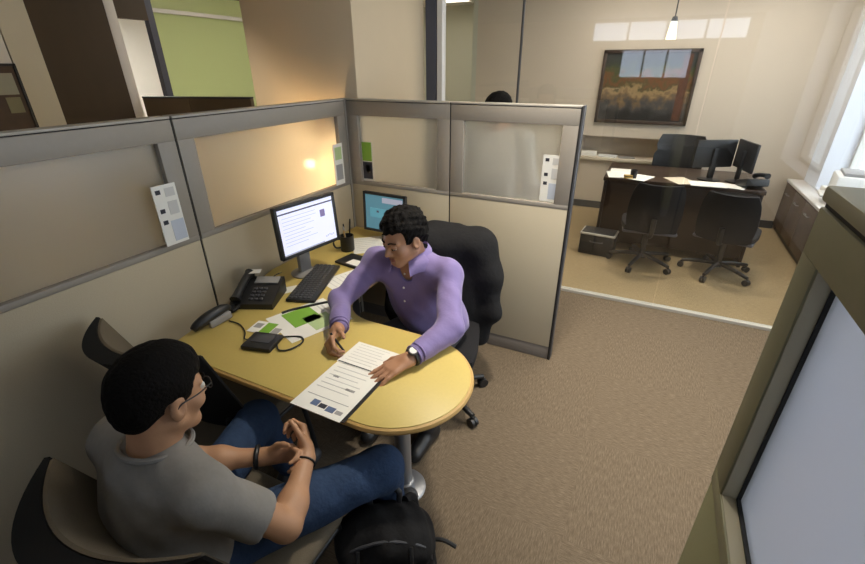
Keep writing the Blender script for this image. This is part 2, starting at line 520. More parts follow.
def frame_from(fwd, up=(0, 0, 1)):
    f = V(fwd).normalized(); r = f.cross(V(up)).normalized(); u = r.cross(f)
    return np.array([[r.x, f.x, u.x], [r.y, f.y, u.y], [r.z, f.z, u.z]])   # columns right, forward, up

def wr(X, Y, Z, a=1.0, s=1.0, ph=0.0):
    """soft cloth wrinkles"""
    return a * (np.sin(s * (31 * X + 17 * Z + ph) + 2 * np.sin(s * 13 * Y)) * .5 + np.sin(s * (23 * Z - 19 * Y + 11 * X) + 1.7 + ph) * .35 + np.sin(s * (47 * Y + 29 * X + 37 * Z) + ph) * .15)

# ================================================================== THE SETTING
H = 2.8
struct(MB().lohi((-6.6, -8.1, -.1), (3.8, 1.1, 0)).build('floor', M['carpet_a']), 'brown streaked carpet tiles of the open office', 'floor')
struct(MB().lohi((-6.6, 1.1, -.1), (3.8, 6.2, 0)).build('floor_office', M['carpet_b']), 'tan carpet behind the glass office wall', 'floor')
struct(MB().lohi((-6.6, -8.1, H), (3.8, 6.2, H + .1)).build('ceiling', M['ceil']), 'white tiled ceiling', 'ceiling')
struct(MB().lohi((-6.7, -8.1, 0), (-6.6, 6.2, H)).build('wall_west', M['wall_white']), 'pale wall at the far end of the open office', 'wall')
struct(MB().lohi((-6.6, 6.2, 0), (3.8, 6.3, H)).build('wall_corridor', M['wall_cool']), 'pale grey-green wall behind the offices', 'wall')
# office back wall with a shallow niche
NX0, NX1, NZ0, NZ1 = .99, 2.05, .69, .955
b = MB()
b.lohi((-.56, 3.85, 0), (NX0, 4.0, H)); b.lohi((NX1, 3.85, 0), (3.5, 4.0, H))
b.lohi((NX0, 3.85, 0), (NX1, 4.0, NZ0)); b.lohi((NX0, 3.85, NZ1), (NX1, 4.0, H))
b.lohi((NX0 - .05, 4.12, NZ0 - .05), (NX1 + .05, 4.14, NZ1 + .05)); b.lohi((NX0 - .05, 4.0, NZ0 - .05), (NX0, 4.12, NZ1 + .05)); b.lohi((NX1, 4.0, NZ0 - .05), (NX1 + .05, 4.12, NZ1 + .05))
b.lohi((NX0, 4.0, NZ0 - .05), (NX1, 4.12, NZ0)); b.lohi((NX0, 4.0, NZ1), (NX1, 4.12, NZ1 + .05))
struct(b.build('wall_north', M['wall']), 'beige office wall with a painting and a long niche', 'wall')
struct(MB().lohi((NX0 - .03, 3.80, NZ0 - .035), (NX1 + .03, 3.849, NZ0), .004).build('trim_1', M['ledge']), 'pale ledge along the lower lip of the wall niche', 'trim')
struct(MB().lohi((-.56, 3.83, 0), (3.36, 3.85, .09)).build('baseboard_north', M['dark_grey']), 'dark baseboard along the beige office wall', 'baseboard')
struct(MB().lohi((-.62, 3.85, 0), (-.56, 6.2, H)).build('wall_return', M['wall_cool']), 'short wall end beside the corridor', 'wall')
# window wall, deep openings
wins = [(-3.0, -1.2), (-.8, .9), (1.55, 3.4)]
b = MB(); prev = -8.1
for y0, y1 in wins:
    b.lohi((3.5, prev, 0), (3.8, y0, H)); b.lohi((3.5, y0, 0), (3.8, y1, .62)); b.lohi((3.5, y0, 2.45), (3.8, y1, H)); prev = y1
b.lohi((3.5, prev, 0), (3.8, 6.2, H))
struct(b.build('wall_east', M['wall_blue']), 'white window wall with deep openings', 'wall')
for i, (y0, y1) in enumerate(wins):
    f = MB()
    f.lohi((3.70, y0, .62), (3.78, y0 + .05, 2.45)); f.lohi((3.70, y1 - .05, .62), (3.78, y1, 2.45))
    f.lohi((3.70, y0, .62), (3.78, y1, .67)); f.lohi((3.70, y0, 2.40), (3.78, y1, 2.45))
    f.lohi((3.71, (y0 + y1) / 2 - .02, .62), (3.77, (y0 + y1) / 2 + .02, 2.45))
    fo = f.build('window_%d' % (i + 1), M['alu'])
    MB().lohi((3.735, y0 + .03, .65), (3.745, y1 - .03, 2.42)).build('pane', M['glass'], fo)
    struct(fo, 'aluminium window in the white window wall, opening %s' % ('beside the olive partition', 'at the aisle', 'of the glass office')[i], 'window')
b = MB()
b.lohi((-6.6, -8.2, 0), (.0, -8.1, H)); b.lohi((3.3, -8.2, 0), (3.8, -8.1, H)); b.lohi((0, -8.2, 0), (3.3, -8.1, 1.5)); b.lohi((0, -8.2, 2.16), (3.3, -8.1, 2.30)); b.lohi((0, -8.2, 2.76), (3.3, -8.1, H))
b.lohi((0, -8.2, 1.5), (.75, -8.1, 2.16)); b.lohi((2.3, -8.2, 1.5), (3.3, -8.1, 2.16))
struct(b.build('wall_south', M['wall']), 'beige wall with two windows behind the viewer', 'wall')
for n_, (x0, x1, z0, z1) in enumerate(((.75, 2.3, 1.5, 2.16), (0, 3.3, 2.30, 2.76))):
    f = MB()
    k_ = 3 if n_ == 0 else 4
    for q in range(k_ + 1):
        x = x0 + (x1 - x0 - .04) * q / k_
        f.lohi((x, -8.19, z0), (x + .04, -8.12, z1))
    f.lohi((x0, -8.19, z0), (x1, -8.12, z0 + .04)); f.lohi((x0, -8.19, z1 - .04), (x1, -8.12, z1))
    fo = f.build('window_%d' % (4 + n_), M['alu'])
    MB().lohi((x0 + .02, -8.16, z0 + .02), (x1 - .02, -8.15, z1 - .02)).build('pane', M['glass_tint'], fo)
    struct(fo, ('three-pane window in the beige south wall', 'long high window strip in the beige south wall')[n_], 'window')
# big building column behind the cubicle corner
struct(MB().lohi((-.87, .075, 0), (.05, 1.05, H), .006).build('column', M['column']), 'wide beige building column behind the cubicle corner', 'column')
# glass office wall
struct(MB().lohi((.06, 1.06, 0), (.145, 1.15, H)).build('trim_2', M['post_dark']), 'slate blue post at the end of the glass wall beside the column', 'trim')
struct(MB().lohi((.155, 1.07, 0), (.20, 1.14, H)).build('trim_3', M['cream_top']), 'pale upright beside the slate blue post', 'trim')
struct(MB().lohi((.20, 1.075, 0), (3.5, 1.125, .022)).build('trim_4', M['alu']), 'metal floor track of the glass wall', 'trim')
struct(MB().lohi((.20, 1.075, H - .04), (3.5, 1.125, H)).build('trim_5', M['alu']), 'metal head track of the glass wall', 'trim')
for i, (x0, x1) in enumerate(((.205, .828), (.842, 2.105), (2.115, 3.49))):
    struct(MB().lohi((x0, 1.094, .022), (x1, 1.106, H - .04)).build('wall_glass', M['glass']), ('narrow clear glass pane beside the pale upright', 'wide clear glass pane in front of the painting', 'clear glass pane reaching the window wall')[i], 'glass wall')
struct(MB().lohi((.829, 1.085, .022), (.841, 1.115, H - .04)).build('trim_6', M['dark_grey']), 'dark upright joint between two office glass panes', 'trim')
# far open office to the west
struct(MB().lohi((-3.2, -.41, 0), (-3.0, -.185, H)).build('column_cream', M['cream']), 'narrow cream wall end beside the dark brown panel', 'column')
struct(MB().lohi((-3.25, -.183, 0), (-3.0, .455, H)).build('column_brown', M['brown']), 'broad dark brown wall panel behind the cubicle', 'column')
struct(MB().lohi((-3.08, .457, 0), (-3.0, .553, H), .004).build('trim_7', M['cream_top']), 'white upright beside the dark brown panel', 'trim')
struct(MB().lohi((-3.10, .885, 0), (-3.03, .955, H)).build('trim_8', M['post_dark']), 'dark upright beside the green glass', 'trim')
struct(MB().lohi((-3.10, .555, 2.22), (-3.03, .885, H)).build('trim_9', M['brown']), 'dark brown header over the bright opening', 'trim')
struct(MB().lohi((-3.08, .955, .0), (-3.06, 2.6, 2.52)).build('wall_green_glass', M['green_glass']), 'green tinted glass wall across the aisle', 'glass wall')
struct(MB().lohi((-3.10, .955, 2.30), (-3.04, 2.6, 2.34)).build('trim_10', M['alu']), 'metal head rail over the green glass', 'trim')
struct(MB().lohi((-3.10, .955, 2.52), (-3.04, 2.6, H)).build('wall_header', M['brown']), 'dark band above the green glass', 'wall')
struct(MB().lohi((-3.2, -3.5, 0), (-3.003, -.42, H)).build('wall_side', M['wall_white']), 'pale wall beside the cream wall end', 'wall')

# ceiling lights
light_spots = [(1.75, .35, 'in the aisle before the glass wall'), (1.35, 2.6, 'in the glass office near the niche'), (2.75, 2.6, 'in the glass office near the window'), (-2.3, 1.7, 'over the aisle by the green glass'), (-5.0, 1.35, 'beyond the white upright'), (-4.4, 3.3, 'behind the green glass'), (-1.6, 4.9, 'in the corridor')]
for i, (x, y, w) in enumerate(light_spots):
    t = thing('ceiling_light', 'white rectangular ceiling light fixture ' + w, 'ceiling light', (x, y, H), 0, 'ceiling lights')
    fr = MB()
    for sx in (-1, 1):
        fr.box((sx * .3, 0, -.02), (.03, 1.23, .04)); fr.box((0, sx * .6, -.02), (.63, .03, .04))
    fr.build('frame', M['white'], t)
    MB().box((0, 0, -.016), (.57, 1.17, .02)).build('diffuser', M['lamp_bright' if i in (1, 2) else ('lamp_far' if i == 4 else 'lamp')], t)

for x, y, wd, pw in ((1.45, -.60, 'over the desk', 168), (2.6, -.05, 'over the aisle beside the cubicle', 150), (2.1, 1.75, 'in the glass office over the task chairs', 90), (-.95, -.42, 'over the neighbouring cubicle', 85)):  # unseen spots, added to shape the pools of light
    t = thing('added_downlight', 'added unseen round spot lamp ' + wd, 'added_downlight', (x, y, H), 0, 'added unseen downlights')
    MB().lathe((0, 0, 0), [(.085, 0), (.11, 0), (.112, -.012), (.085, -.008)], 32, True).build('trim_ring', M['white'], t)
    l = bpy.data.lights.new('lamp', 'SPOT'); l.energy = pw; l.color = (1, .93, .80); l.spot_size = math.radians(72 if x < 0 else 96); l.spot_blend = 1.0; l.shadow_soft_size = .09
    lo = bpy.data.objects.new('lamp', l); lo.location = (0, 0, -.03); COL.objects.link(lo); lo.parent = t

# ================================================================== CUBICLE PARTITIONS
TOP, GB = 1.6, 1.072
def partition(label, loc, rz, L, mats, end=False, group='taupe cubicle partitions', strip=True):
    """local x runs along the panel, its face to the cubicle is at local y = 0, thickness to +y"""
    pan, frm, cap, gls, bas = mats
    T = .06
    t = thing('cubicle_partition', label, 'cubicle partition', loc, rz, group)
    L2 = L - .008
    MB().lohi((0, 0, .10), (L2, T, GB - .026), .004).build('lower_panel', pan, t)
    MB().lohi((0, .006, 0), (L2, T - .006, .10), .003).build('baseboard', bas, t)
    f = MB()
    f.lohi((0, -.002, GB - .026), (L2, T + .002, GB), .003)
    f.lohi((0, -.002, 1.50), (L2, T + .002, TOP - .014), .003)
    f.lohi((0, -.002, GB - .001), (.082, T + .002, 1.501), .003); f.lohi((L2 - .082, -.002, GB - .001), (L2, T + .002, 1.501), .003)
    f.build('frame', frm, t)
    MB().lohi((.08, .026, GB - .004), (L2 - .08, .032, 1.504)).build('glass', gls, t)
    MB().lohi((0, -.004, TOP - .010), (L2, T + .004, TOP), .003).build('top_cap', cap, t)
    MB().lohi((0, .004, TOP - .0145), (L2, T - .004, TOP - .0095)).build('shadow_gap', M['black_gap'], t)
    if strip:
        MB().lohi((L2, .004, 0), (L, T - .004, TOP - .004)).build('joint_strip', M['black_gap'], t)
    if end:
        MB().lohi((L, -.002, 0), (L + .010, T + .002, TOP), .003).build('end_cap', M['dark_grey'], t)
    return t
std = (M['panel'], M['frame'], M['cap'], M['frost'], M['base'])
stdl = (M['panel'], M['frame'], M['cap'], M['frost_l'], M['base'])
partition('taupe framed partition with frosted glass lit warm behind the monitor', (0, -1.224, 0), PI / 2, 1.216, stdl)
partition('taupe framed partition with frosted glass beside the empty guest chair', (0, -2.448, 0), PI / 2, 1.222, stdl)
partition('taupe framed partition with frosted glass behind the seated man in lilac', (0.004, 0, 0), 0, .752, std)
partition('end partition with frosted glass beside the glass office, joined to the one behind the man in lilac', (.756, 0, 0), 0, .742, std, end=True)
o = MB().lohi((-.06, -.006, 0), (.002, .06, TOP + .001), .004).build('corner_post', M['cap'])
tag(o, 'slim pale post joining two partitions at the cubicle corner', 'post')
# olive panel beside the camera; lower light there put into its olive colour
t = thing('cubicle_partition', 'olive framed partition with blue-grey frosted glass beside the walkway', 'cubicle partition', (2.118, -1.61, 0), -PI / 2, 'taupe cubicle partitions')
t['group'] = 'olive cubicle partitions'
L2, T = 1.3, .09
MB().lohi((0, 0, .10), (L2, T, .945), .004).build('lower_panel', M['olive_panel'], t)
MB().lohi((0, .006, 0), (L2, T - .006, .10), .003).build('baseboard', M['base'], t)
f = MB()
f.lohi((0, -.002, .948), (L2, T + .002, .990), .003); f.lohi((0, -.002, 1.50), (L2, T + .002, 1.578), .003)
f.lohi((0, -.002, .989), (.083, T + .002, 1.501), .003); f.lohi((L2 - .1, -.002, .989), (L2, T + .002, 1.501), .003)
f.build('frame', M['olive'], t)
MB().lohi((.081, .034, .986), (L2 - .096, .042, 1.503)).build('glass', M['frost_r'], t)
inf = MB()  # added pale liner: window light on the reveal put into its colour
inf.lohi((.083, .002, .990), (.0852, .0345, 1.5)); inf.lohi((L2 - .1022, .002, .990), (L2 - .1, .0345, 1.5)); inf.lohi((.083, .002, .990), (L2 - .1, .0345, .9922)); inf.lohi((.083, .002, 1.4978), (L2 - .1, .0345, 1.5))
inf.build('lit_reveal', mat('lit_reveal_sand', (.44, .39, .27), .5), t)
bd = MB()
bd.lohi((.0853, .026, .9923), (L2 - .1005, .033, .997)); bd.lohi((.0853, .026, 1.4915), (L2 - .1023, .033, 1.4977)); bd.lohi((.0853, .026, .997), (.0885, .033, 1.493)); bd.lohi((L2 - .1055, .026, .997), (L2 - .1005, .033, 1.493))
bd.build('glazing_bead', M['black_gap'], t)
MB().lohi((0, .004, 1.577), (L2, T - .004, 1.587)).build('shadow_gap', M['black_gap'], t)
MB().lohi((-.004, -.004, 1.587), (L2, T + .004, 1.612), .005).build('top_cap', M['olive_cap'], t)
# brown partition across the aisle
t = thing('cubicle_partition', 'low brown partition in front of the green glass', 'cubicle partition', (-4.04, 1.22, 0), .252, 'brown cubicle partitions')
t.location = (-2.95, .545, 0); t.rotation_euler = (0, 0, .29)
for x0, x1 in ((0, .52), (.525, 1.2)):
    MB().lohi((x0, 0, .08), (x1, .06, 1.505), .004).build('lower_panel', M['lowpart'], t)
MB().lohi((0, -.004, 1.505), (1.2, .064, 1.522), .003).build('top_cap', M['dark_grey'], t)
MB().lohi((0, .008, 0), (1.2, .052, .08)).build('baseboard', M['base'], t)

# cards on the partition glass
def card(name, label, cat, origin, ux, w, h, n, rows, dots=True, group=None):
    """a thin printed card standing against the glass; origin is its lower corner, ux its width direction, n its facing"""
    ux, n = V(ux), V(n); t = thing(name, label, cat, origin, math.atan2(ux.y, ux.x), group)
    MB().lohi((0, -.003, 0), (w, 0, h)).build('sheet', M['paper'], t)
    for k, (z0, z1, x0, x1, m) in enumerate(rows):
        MB().lohi((x0 * w, -.0042, z0 * h), (x1 * w, -.0031, z1 * h)).build('print', M[m], t)
    return t
rows = [(.86, .93, .12, .32, 'ink'), (.80, .94, .5, .9, 'paper_lt'), (.55, .62, .12, .32, 'ink'), (.50, .72, .5, .9, 'paper_lt'), (.36, .43, .12, .32, 'ink'), (.05, .40, .42, .97, 'screen_card')]
M['screen_card'] = mat('print_pale_blue', (.50, .54, .62), .7)
card('notice_card', 'tall printed card on the frosted glass beside the empty guest chair', 'card', (.0235, -1.412, 1.078), (0, 1, 0), .108, .262, (1, 0, 0), rows)
card('notice_card', 'tall printed card on the frosted glass nearest the glass office', 'card', (1.318, .024, 1.078), (1, 0, 0), .108, .262, (0, -1, 0), rows)
card('notice_card', 'pale green printed card at the warm lit glass by the cubicle corner', 'card', (.0235, -.205, 1.078), (0, 1, 0), .095, .262, (1, 0, 0), [(.62, .92, .15, .85, 'green_lt'), (.12, .5, .15, .85, 'paper_grey')])
card('notice_card', 'green and black printed card on the frosted glass by the cubicle corner', 'card', (.088, .024, 1.078), (1, 0, 0), .085, .262, (0, -1, 0), [(.50, .97, .04, .92, 'green'), (.04, .48, .04, .92, 'ink'), (.2, .4, .3, .7, 'paper_grey')])

# ================================================================== DESK
def arc(cx, cy, r, a0, a1, n):
    return [(cx + r * math.cos(math.radians(a0 + (a1 - a0) * i / n)), cy + r * math.sin(math.radians(a0 + (a1 - a0) * i / n))) for i in range(n + 1)]
desk = thing('desk', 'yellow L-shaped cubicle desk with a rounded peninsula end', 'desk', (0, 0, 0))
poly = [(.012, -.012), (.012, -.85), (.13, -1.29), (.185, -1.60), (.23, -1.642)] + arc(1.15, -1.365, .277, -90, 90, 36) + arc(.84, -.868, .22, 270, 180, 10) + [(.62, -.012)]
MB().prism(poly, .705, .735, .004).build('tabletop', M['desk'], desk)
eb = MB()
ring = poly[3:]
eb.tube([(x, y, .719) for x, y in ring], .0125, n=8, smooth=0).build('edge_band', M['desk_edge'], desk)
leg = MB().cyl((1.11, -1.29, .012), (1.11, -1.29, .703), .036, n=28).build('leg', M['grey_metal'], desk)
MB().lathe((1.11, -1.29, 0), [(.0, 0), (.098, 0), (.100, .008), (.094, .014), (.05, .020), (.045, .05), (.037, .056), (.0, .056)], 36).build('foot_plate', M['grey_metal'], leg)
MB().lohi((.02, -.98, .0), (.045, -.10, .70), .003).build('side_panel', M['dark_grey'], desk)
MB().lohi((.05, -1.0, .36), (.075, -1.0 + .02, .70)).build('bracket', M['dark_grey'], desk)
MB().lohi((.19, -1.15, .30), (.85, -1.13, .70), .003).build('modesty_panel', M['black'], desk)

# ------------------------------------------------------------------ on the desk
D = .7355
# monitor
a, bb = V((.268, -1.03, 0)), V((.338, -.60, 0))
ang = math.atan2(bb.y - a.y, bb.x - a.x)
mon = thing('monitor', 'black flat monitor showing a white web page', 'monitor', ((a.x + bb.x) / 2 - .06, (a.y + bb.y) / 2, D), ang)
def monitor_parts(t, w, h, z0, tilt=0.0, th=.035, content=True, scr='screen', small=False):
    R = Euler((tilt, 0, 0)).to_matrix()
    cz = z0 + h / 2
    def pos(x, y, z):
        return V((0, -.06, cz)) + R @ V((x, y, z))
    bz = MB()
    e = .017
    bz.box(pos(0, .006, 0), (w, th * .6, h), .006, R)
    for s in (-1, 1):
        bz.box(pos(s * (w - e) / 2, -.009, 0), (e, .012, h), .003, R); bz.box(pos(0, -.009, s * (h - e) / 2), (w, .012, e), .003, R)
    bz.box(pos(0, .03, -.01), (w * .6, .04, h * .6), .012, R)
    bz.build('casing', M['black'], t)
    MB().box(pos(0, -.0065, 0), (w - 2 * e, .003, h - 2 * e), 0, R).build('screen', M[scr], t)
    iw, ih = w - 2 * e, h - 2 * e
    def patch(name, u0, u1, v0, v1, m, dy=-.0085):
        MB().box(pos((u0 + u1) / 2 * iw - iw / 2, dy, (v0 + v1) / 2 * ih - ih / 2), (abs(u1 - u0) * iw, .001, abs(v1 - v0) * ih), 0, R).build(name, M[m], t)
    if content:
        patch('toolbar', 0, 1, .885, .915, 'screen_bar')
        patch('taskbar', 0, .75, .0, .028, 'screen_grey')
        patch('photo_box', .74, .83, .60, .76, 'screen_pic')
        g = MB()
        for k in range(9):
            v = .80 - k * .075
            wd = .6 if k < 2 else (.5, .55, .38, .52, .46, .58, .4)[k - 2]
            g.box(pos((.06 + wd / 2) * iw - iw / 2, -.0084, v * ih - ih / 2), (wd * iw, .001, .012 * ih), 0, R)
        for k in range(5):
            g.box(pos((.80 + .035 * k) * iw - iw / 2, -.0084, (.12 + .012 * (k % 3)) * ih - ih / 2), (.022 * iw, .001, .04 * ih), 0, R)
        g.build('printed_text', M['screen_page_text'], t)
    elif small:
        patch('icon_window', .12, .55, .35, .62, 'screen_teal')
        patch('title_strip', .45, .98, .80, .95, 'screen_grey')
        patch('icon', .30, .36, .50, .56, 'screen_bar', -.0095)
    s = MB()
    s.box((0, .015, z0 * .5 + .02), (.075, .03, z0 + .12), .008); 
    s.build('stand', M['grey_plastic'], t)
    MB().lathe((0, .02, 0), [(0, 0), (.074, 0), (.077, .008), (.065, .016), (.04, .024), (0, .026)], 32).build('base', M['grey_plastic'], t)
M['screen_page_text'] = mat('screen_page_text', (.5, .5, .58), .3, emit=(.50, .52, .66), estr=.35)
M['screen_teal'] = mat('screen_teal', (.06, .2, .25), .3, emit=(.10, .28, .36), estr=.6)
monitor_parts(mon, .392, .272, .165, tilt=-.06)
mon2 = thing('monitor', 'smaller black monitor with a blue screen behind the man in lilac', 'monitor', (.365, -.10, D), -.05)
monitor_parts(mon2, .33, .262, .055, tilt=-.05, content=False, scr='screen_blue', small=True)

# keyboard
kb = thing('keyboard', 'long black keyboard in front of the lit monitor', 'keyboard', (.362, -.893, D), math.atan2(-.94, .34))
MB().box((0, 0, .010), (.43, .15, .018), .006).build('tray', M['black'], kb)
k = MB()
for r in range(5):
    for c in range(18):
        k.box((-.195 + c * .0229, -.055 + r * .024, .021), (.019, .019, .008), .003, seg=1)
k.build('keys', M['dark_grey'], kb)
# desk phone
ph = thing('desk_phone', 'black desk telephone with keypad and handset', 'telephone', (.225, -1.155, D), .42)
p = MB()
p.grid(lambda u, v: (-.105 + .21 * u, -.10 + .20 * v, .028 + .055 * v), 6, 6, lambda u, v: (0, 0, -(.028 + .055 * v)))
p.build('housing', M['black'], ph)
hs = MB().tube([(-.072, -.095, .048), (-.072, -.05, .066), (-.072, .05, .094), (-.072, .098, .098)], lambda t: .019 + .008 * abs(2 * t - 1) ** 3, n=12)
hs.build('handset', M['black'], ph)
kp = MB()
for r in range(4):
    for c in range(3):
        kp.box((-.01 + c * .026, -.07 + r * .024, .042 + .0066 * r), (.019, .016, .008), .003, (.27, 0, 0), 1)
kp.build('keypad', M['dark_grey'], ph)
MB().box((.03, .065, .079), (.12, .05, .006), .002, (.27, 0, 0)).build('display', M['grey_plastic'], ph)
sp = []
for i in range(90):
    tt = i / 89
    sp.append((-.085 + .03 * tt + .008 * math.cos(i * 1.4), -.10 - .055 * math.sin(tt * PI) + .0, .02 + .008 * math.sin(i * 1.4)))
MB().tube(sp, .0025, n=6, smooth=2).build('coiled_cord', M['black'], ph)
# standing black handset device by the desk corner
hd = thing('headset_cradle', 'black curved cradle with grey underside at the desk corner', 'headset cradle', (.215, -1.415, D), 1.45)
MB().tube([(-.10, 0, .018), (-.07, .0, .032), (-.01, 0, .046), (.05, 0, .054), (.085, 0, .046)], lambda t: .014 + .012 * math.sin(PI * min(1, t * 1.05)), n=14).build('shell', M['black'], hd)
MB().box((.02, -.018, .019), (.11, .026, .036), .008, (0, -.08, 0)).build('foot', M['grey_plastic'], hd)
# small black pad with looped cable
pad = thing('card_reader', 'flat black square pad on the desk beside a green leaflet', 'card reader', (.535, -1.44, D), .25)
MB().box((0, 0, .010), (.135, .115, .020), .006).build('body', M['black'], pad)
MB().box((0, .01, .021), (.085, .06, .003), .001).build('window', M['dark_grey'], pad)
c = MB().tube([(.60, -1.425, .742), (.635, -1.45, .741), (.67, -1.43, .741), (.685, -1.37, .741), (.655, -1.335, .741), (.61, -1.35, .741), (.585, -1.375, .745)], .0035, n=8)
tag(c.build('cable', M['black']), 'black looped cable beside the flat black pad', 'cable')
c = MB().tube([(.262, -1.375, .742), (.33, -1.375, .740), (.40, -1.41, .740), (.44, -1.45, .742), (.47, -1.455, .748)], .003, n=8)
tag(c.build('cable', M['black']), 'thin black cable from the curved cradle to the flat pad', 'cable')
c = MB().tube([(.43, -1.215, .741), (.455, -1.165, .741), (.52, -1.08, .741), (.585, -1.0, .741), (.62, -.965, .741), (.595, -.93, .741), (.555, -.955, .741), (.575, -.99, .741)], .006, n=8)
tag(c.build('cable', M['black']), 'black cable with a loop lying beside the keyboard', 'cable')
c = MB().tube([(.20, -.96, .80), (.17, -1.0, .78), (.19, -1.03, .745), (.26, -1.02, .741)], .003, n=8)
tag(c.build('cable', M['dark_grey']), 'thin dark cable hanging behind the lit monitor', 'cable')

def sheet(name, label, cat, c, w, h, rz, prints, z=D, th=.0012, base='paper', group=None):
    t = thing(name, label, cat, (c[0], c[1], z), rz, group)
    MB().box((0, 0, th / 2), (w, h, th)).build('sheet', M[base], t)
    kinds = {}
    for (x0, y0, x1, y1, m, nm) in prints:
        g = kinds.setdefault((m, nm if nm in ('printed_text', 'photo_print') else (nm, x0)), MB())
        g.box(((x0 + x1) / 2 * w - w / 2, (y0 + y1) / 2 * h - h / 2, th + .0003), (abs(x1 - x0) * w, abs(y1 - y0) * h, .0006))
    for (m, nm), g in kinds.items():
        g.build(nm if isinstance(nm, str) else nm[0], M[m], t)
    return t
def lines(n, y0, y1, x0=.1, x1=.9, m='paper_lt'):
    out = []
    for i in range(n):
        y = y0 + (y1 - y0) * i / max(1, n - 1)
        out.append((x0, y, x0 + (x1 - x0) * random.uniform(.75, 1), y + .012, m, 'printed_text'))
    return out
# leaflet and brochure
sheet('brochure', 'white brochure with a green square and a dark photo on the desk', 'brochure', (.575, -1.195, 0), .27, .30, -.38,
      [(.08, .22, .62, .68, 'green', 'green_block'), (.48, .42, .92, .80, 'green_lt', 'pale_green_block'), (.42, .42, .62, .64, 'ink', 'photo_box'), (.08, .84, .92, .87, 'paper_lt', 'headline'), (.08, .78, .45, .80, 'paper_lt', 'caption')])
sheet('leaflet', 'small white and green leaflet beside the flat black pad', 'leaflet', (.462, -1.342, 0), .15, .09, .18,
      [(.38, .05, .72, .95, 'green', 'green_block'), (.74, .1, .98, .6, 'paper_grey', 'photo_box'), (.06, .4, .3, .8, 'paper_grey', 'printed_text')], z=D + .002)
# pages being signed
sheet('folder', 'thin black folder under the printed pages', 'folder', (1.012, -1.465, 0), .222, .40, -.02, [], z=D, th=.004, base='black')
sheet('document', 'printed page with small photos lying at the desk edge', 'document', (1.003, -1.535, 0), .212, .275, -.012,
      [(.30, .10, .44, .20, 'ink_blue', 'photo_box'), (.46, .10, .60, .17, 'ink', 'photo_box'), (.62, .08, .78, .17, 'ink_blue', 'photo_box'), (.80, .09, .93, .15, 'paper_grey', 'photo_box'), (.08, .26, .92, .268, 'paper_grey', 'rule_line')]
      + lines(6, .42, .86) + [(.2, .66, .32, .70, 'paper_grey', 'text_block'), (.62, .50, .8, .54, 'paper_grey', 'text_block')], z=D + .0045)
sheet('document', 'upper printed page under the hand of the man in lilac', 'document', (1.0, -1.335, 0), .205, .15, -.02,
      [(.02, .02, .98, .055, 'ink', 'rule_line')] + lines(7, .18, .9), z=D + .0062)
# papers, notepad, pen pot
sheet('paper_sheet', 'printed sheet on the desk between keyboard and the man in lilac', 'paper', (.505, -.755, 0), .19, .30, -.36, lines(9, .1, .9), z=D)
sheet('paper_sheet', 'white sheet in the desk corner beside the black mug', 'paper', (.30, -.285, 0), .21, .28, .7, lines(7, .15, .85), z=D)
sheet('paper_sheet', 'scrap of white paper behind the telephone', 'paper', (.13, -1.0, 0), .10, .06, .5, [], z=D)
sheet('paper_sheet', 'small white note lying on top of the telephone', 'paper', (.145, -1.09, 0), .07, .05, .6, [], z=D + .112)
sheet('paper_sheet', 'white paper slip under the lit monitor', 'paper', (.275, -1.02, 0), .12, .07, .9, [(.1, .3, .5, .7, 'green_lt', 'green_block')], z=D)
npd = thing('notepad', 'open black notebook with a white page behind the keyboard', 'notebook', (.395, -.565, D), -.15)
MB().box((0, 0, .008), (.20, .15, .016), .006).build('cover', M['black'], npd)
MB().box((.035, -.03, .0172), (.105, .065, .002)).build('page', M['paper'], npd)
pot = thing('mug', 'black mug holding pens in the desk corner', 'mug', (.235, -.42, D))
MB().lathe((0, 0, 0), [(0, 0), (.040, 0), (.043, .004), (.044, .10), (.040, .10), (.039, .012), (0, .010)], 28).build('body', M['black'], pot)
MB().tube([(-.030, -.031, .08), (-.055, -.055, .078), (-.06, -.06, .05), (-.05, -.052, .025), (-.03, -.031, .022)], .006, n=8).build('handle', M['black'], pot)
for k, (dx, dy, hh, m, lab) in enumerate(((.012, .012, .19, 'black', 'tall black pen standing in the mug'), (-.014, .005, .155, 'grey_plastic', 'grey pen standing in the mug'), (.0, -.015, .15, 'desk_edge', 'brown pencil standing in the mug'))):
    t = thing('pen', lab, 'pen', (.235 + dx * .6, -.42 + dy * .6, D + .014))
    MB().cyl((0, 0, 0), (dx * 1.0, dy * 1.0, hh * .85), .0045, n=10).build('barrel', M[m], t)
    MB().cyl((dx * 1.0, dy * 1.0, hh * .85), (dx * 1.15, dy * 1.15, hh), .0055, .004, n=10).build('cap', M['black' if k < 2 else 'paper_grey'], t)
# pen in the hand
t = thing('pen', 'black pen held over the pages by the man in lilac', 'pen', (.885, -1.345, .744))
MB().cyl((0, 0, .002), (-.055, -.004, .075), .0045, n=12).build('barrel', M['black'], t)
MB().cyl((0.0, 0, .0), (-.006, 0, .010), .0012, .0042, n=12).build('nib', M['steel'], t)

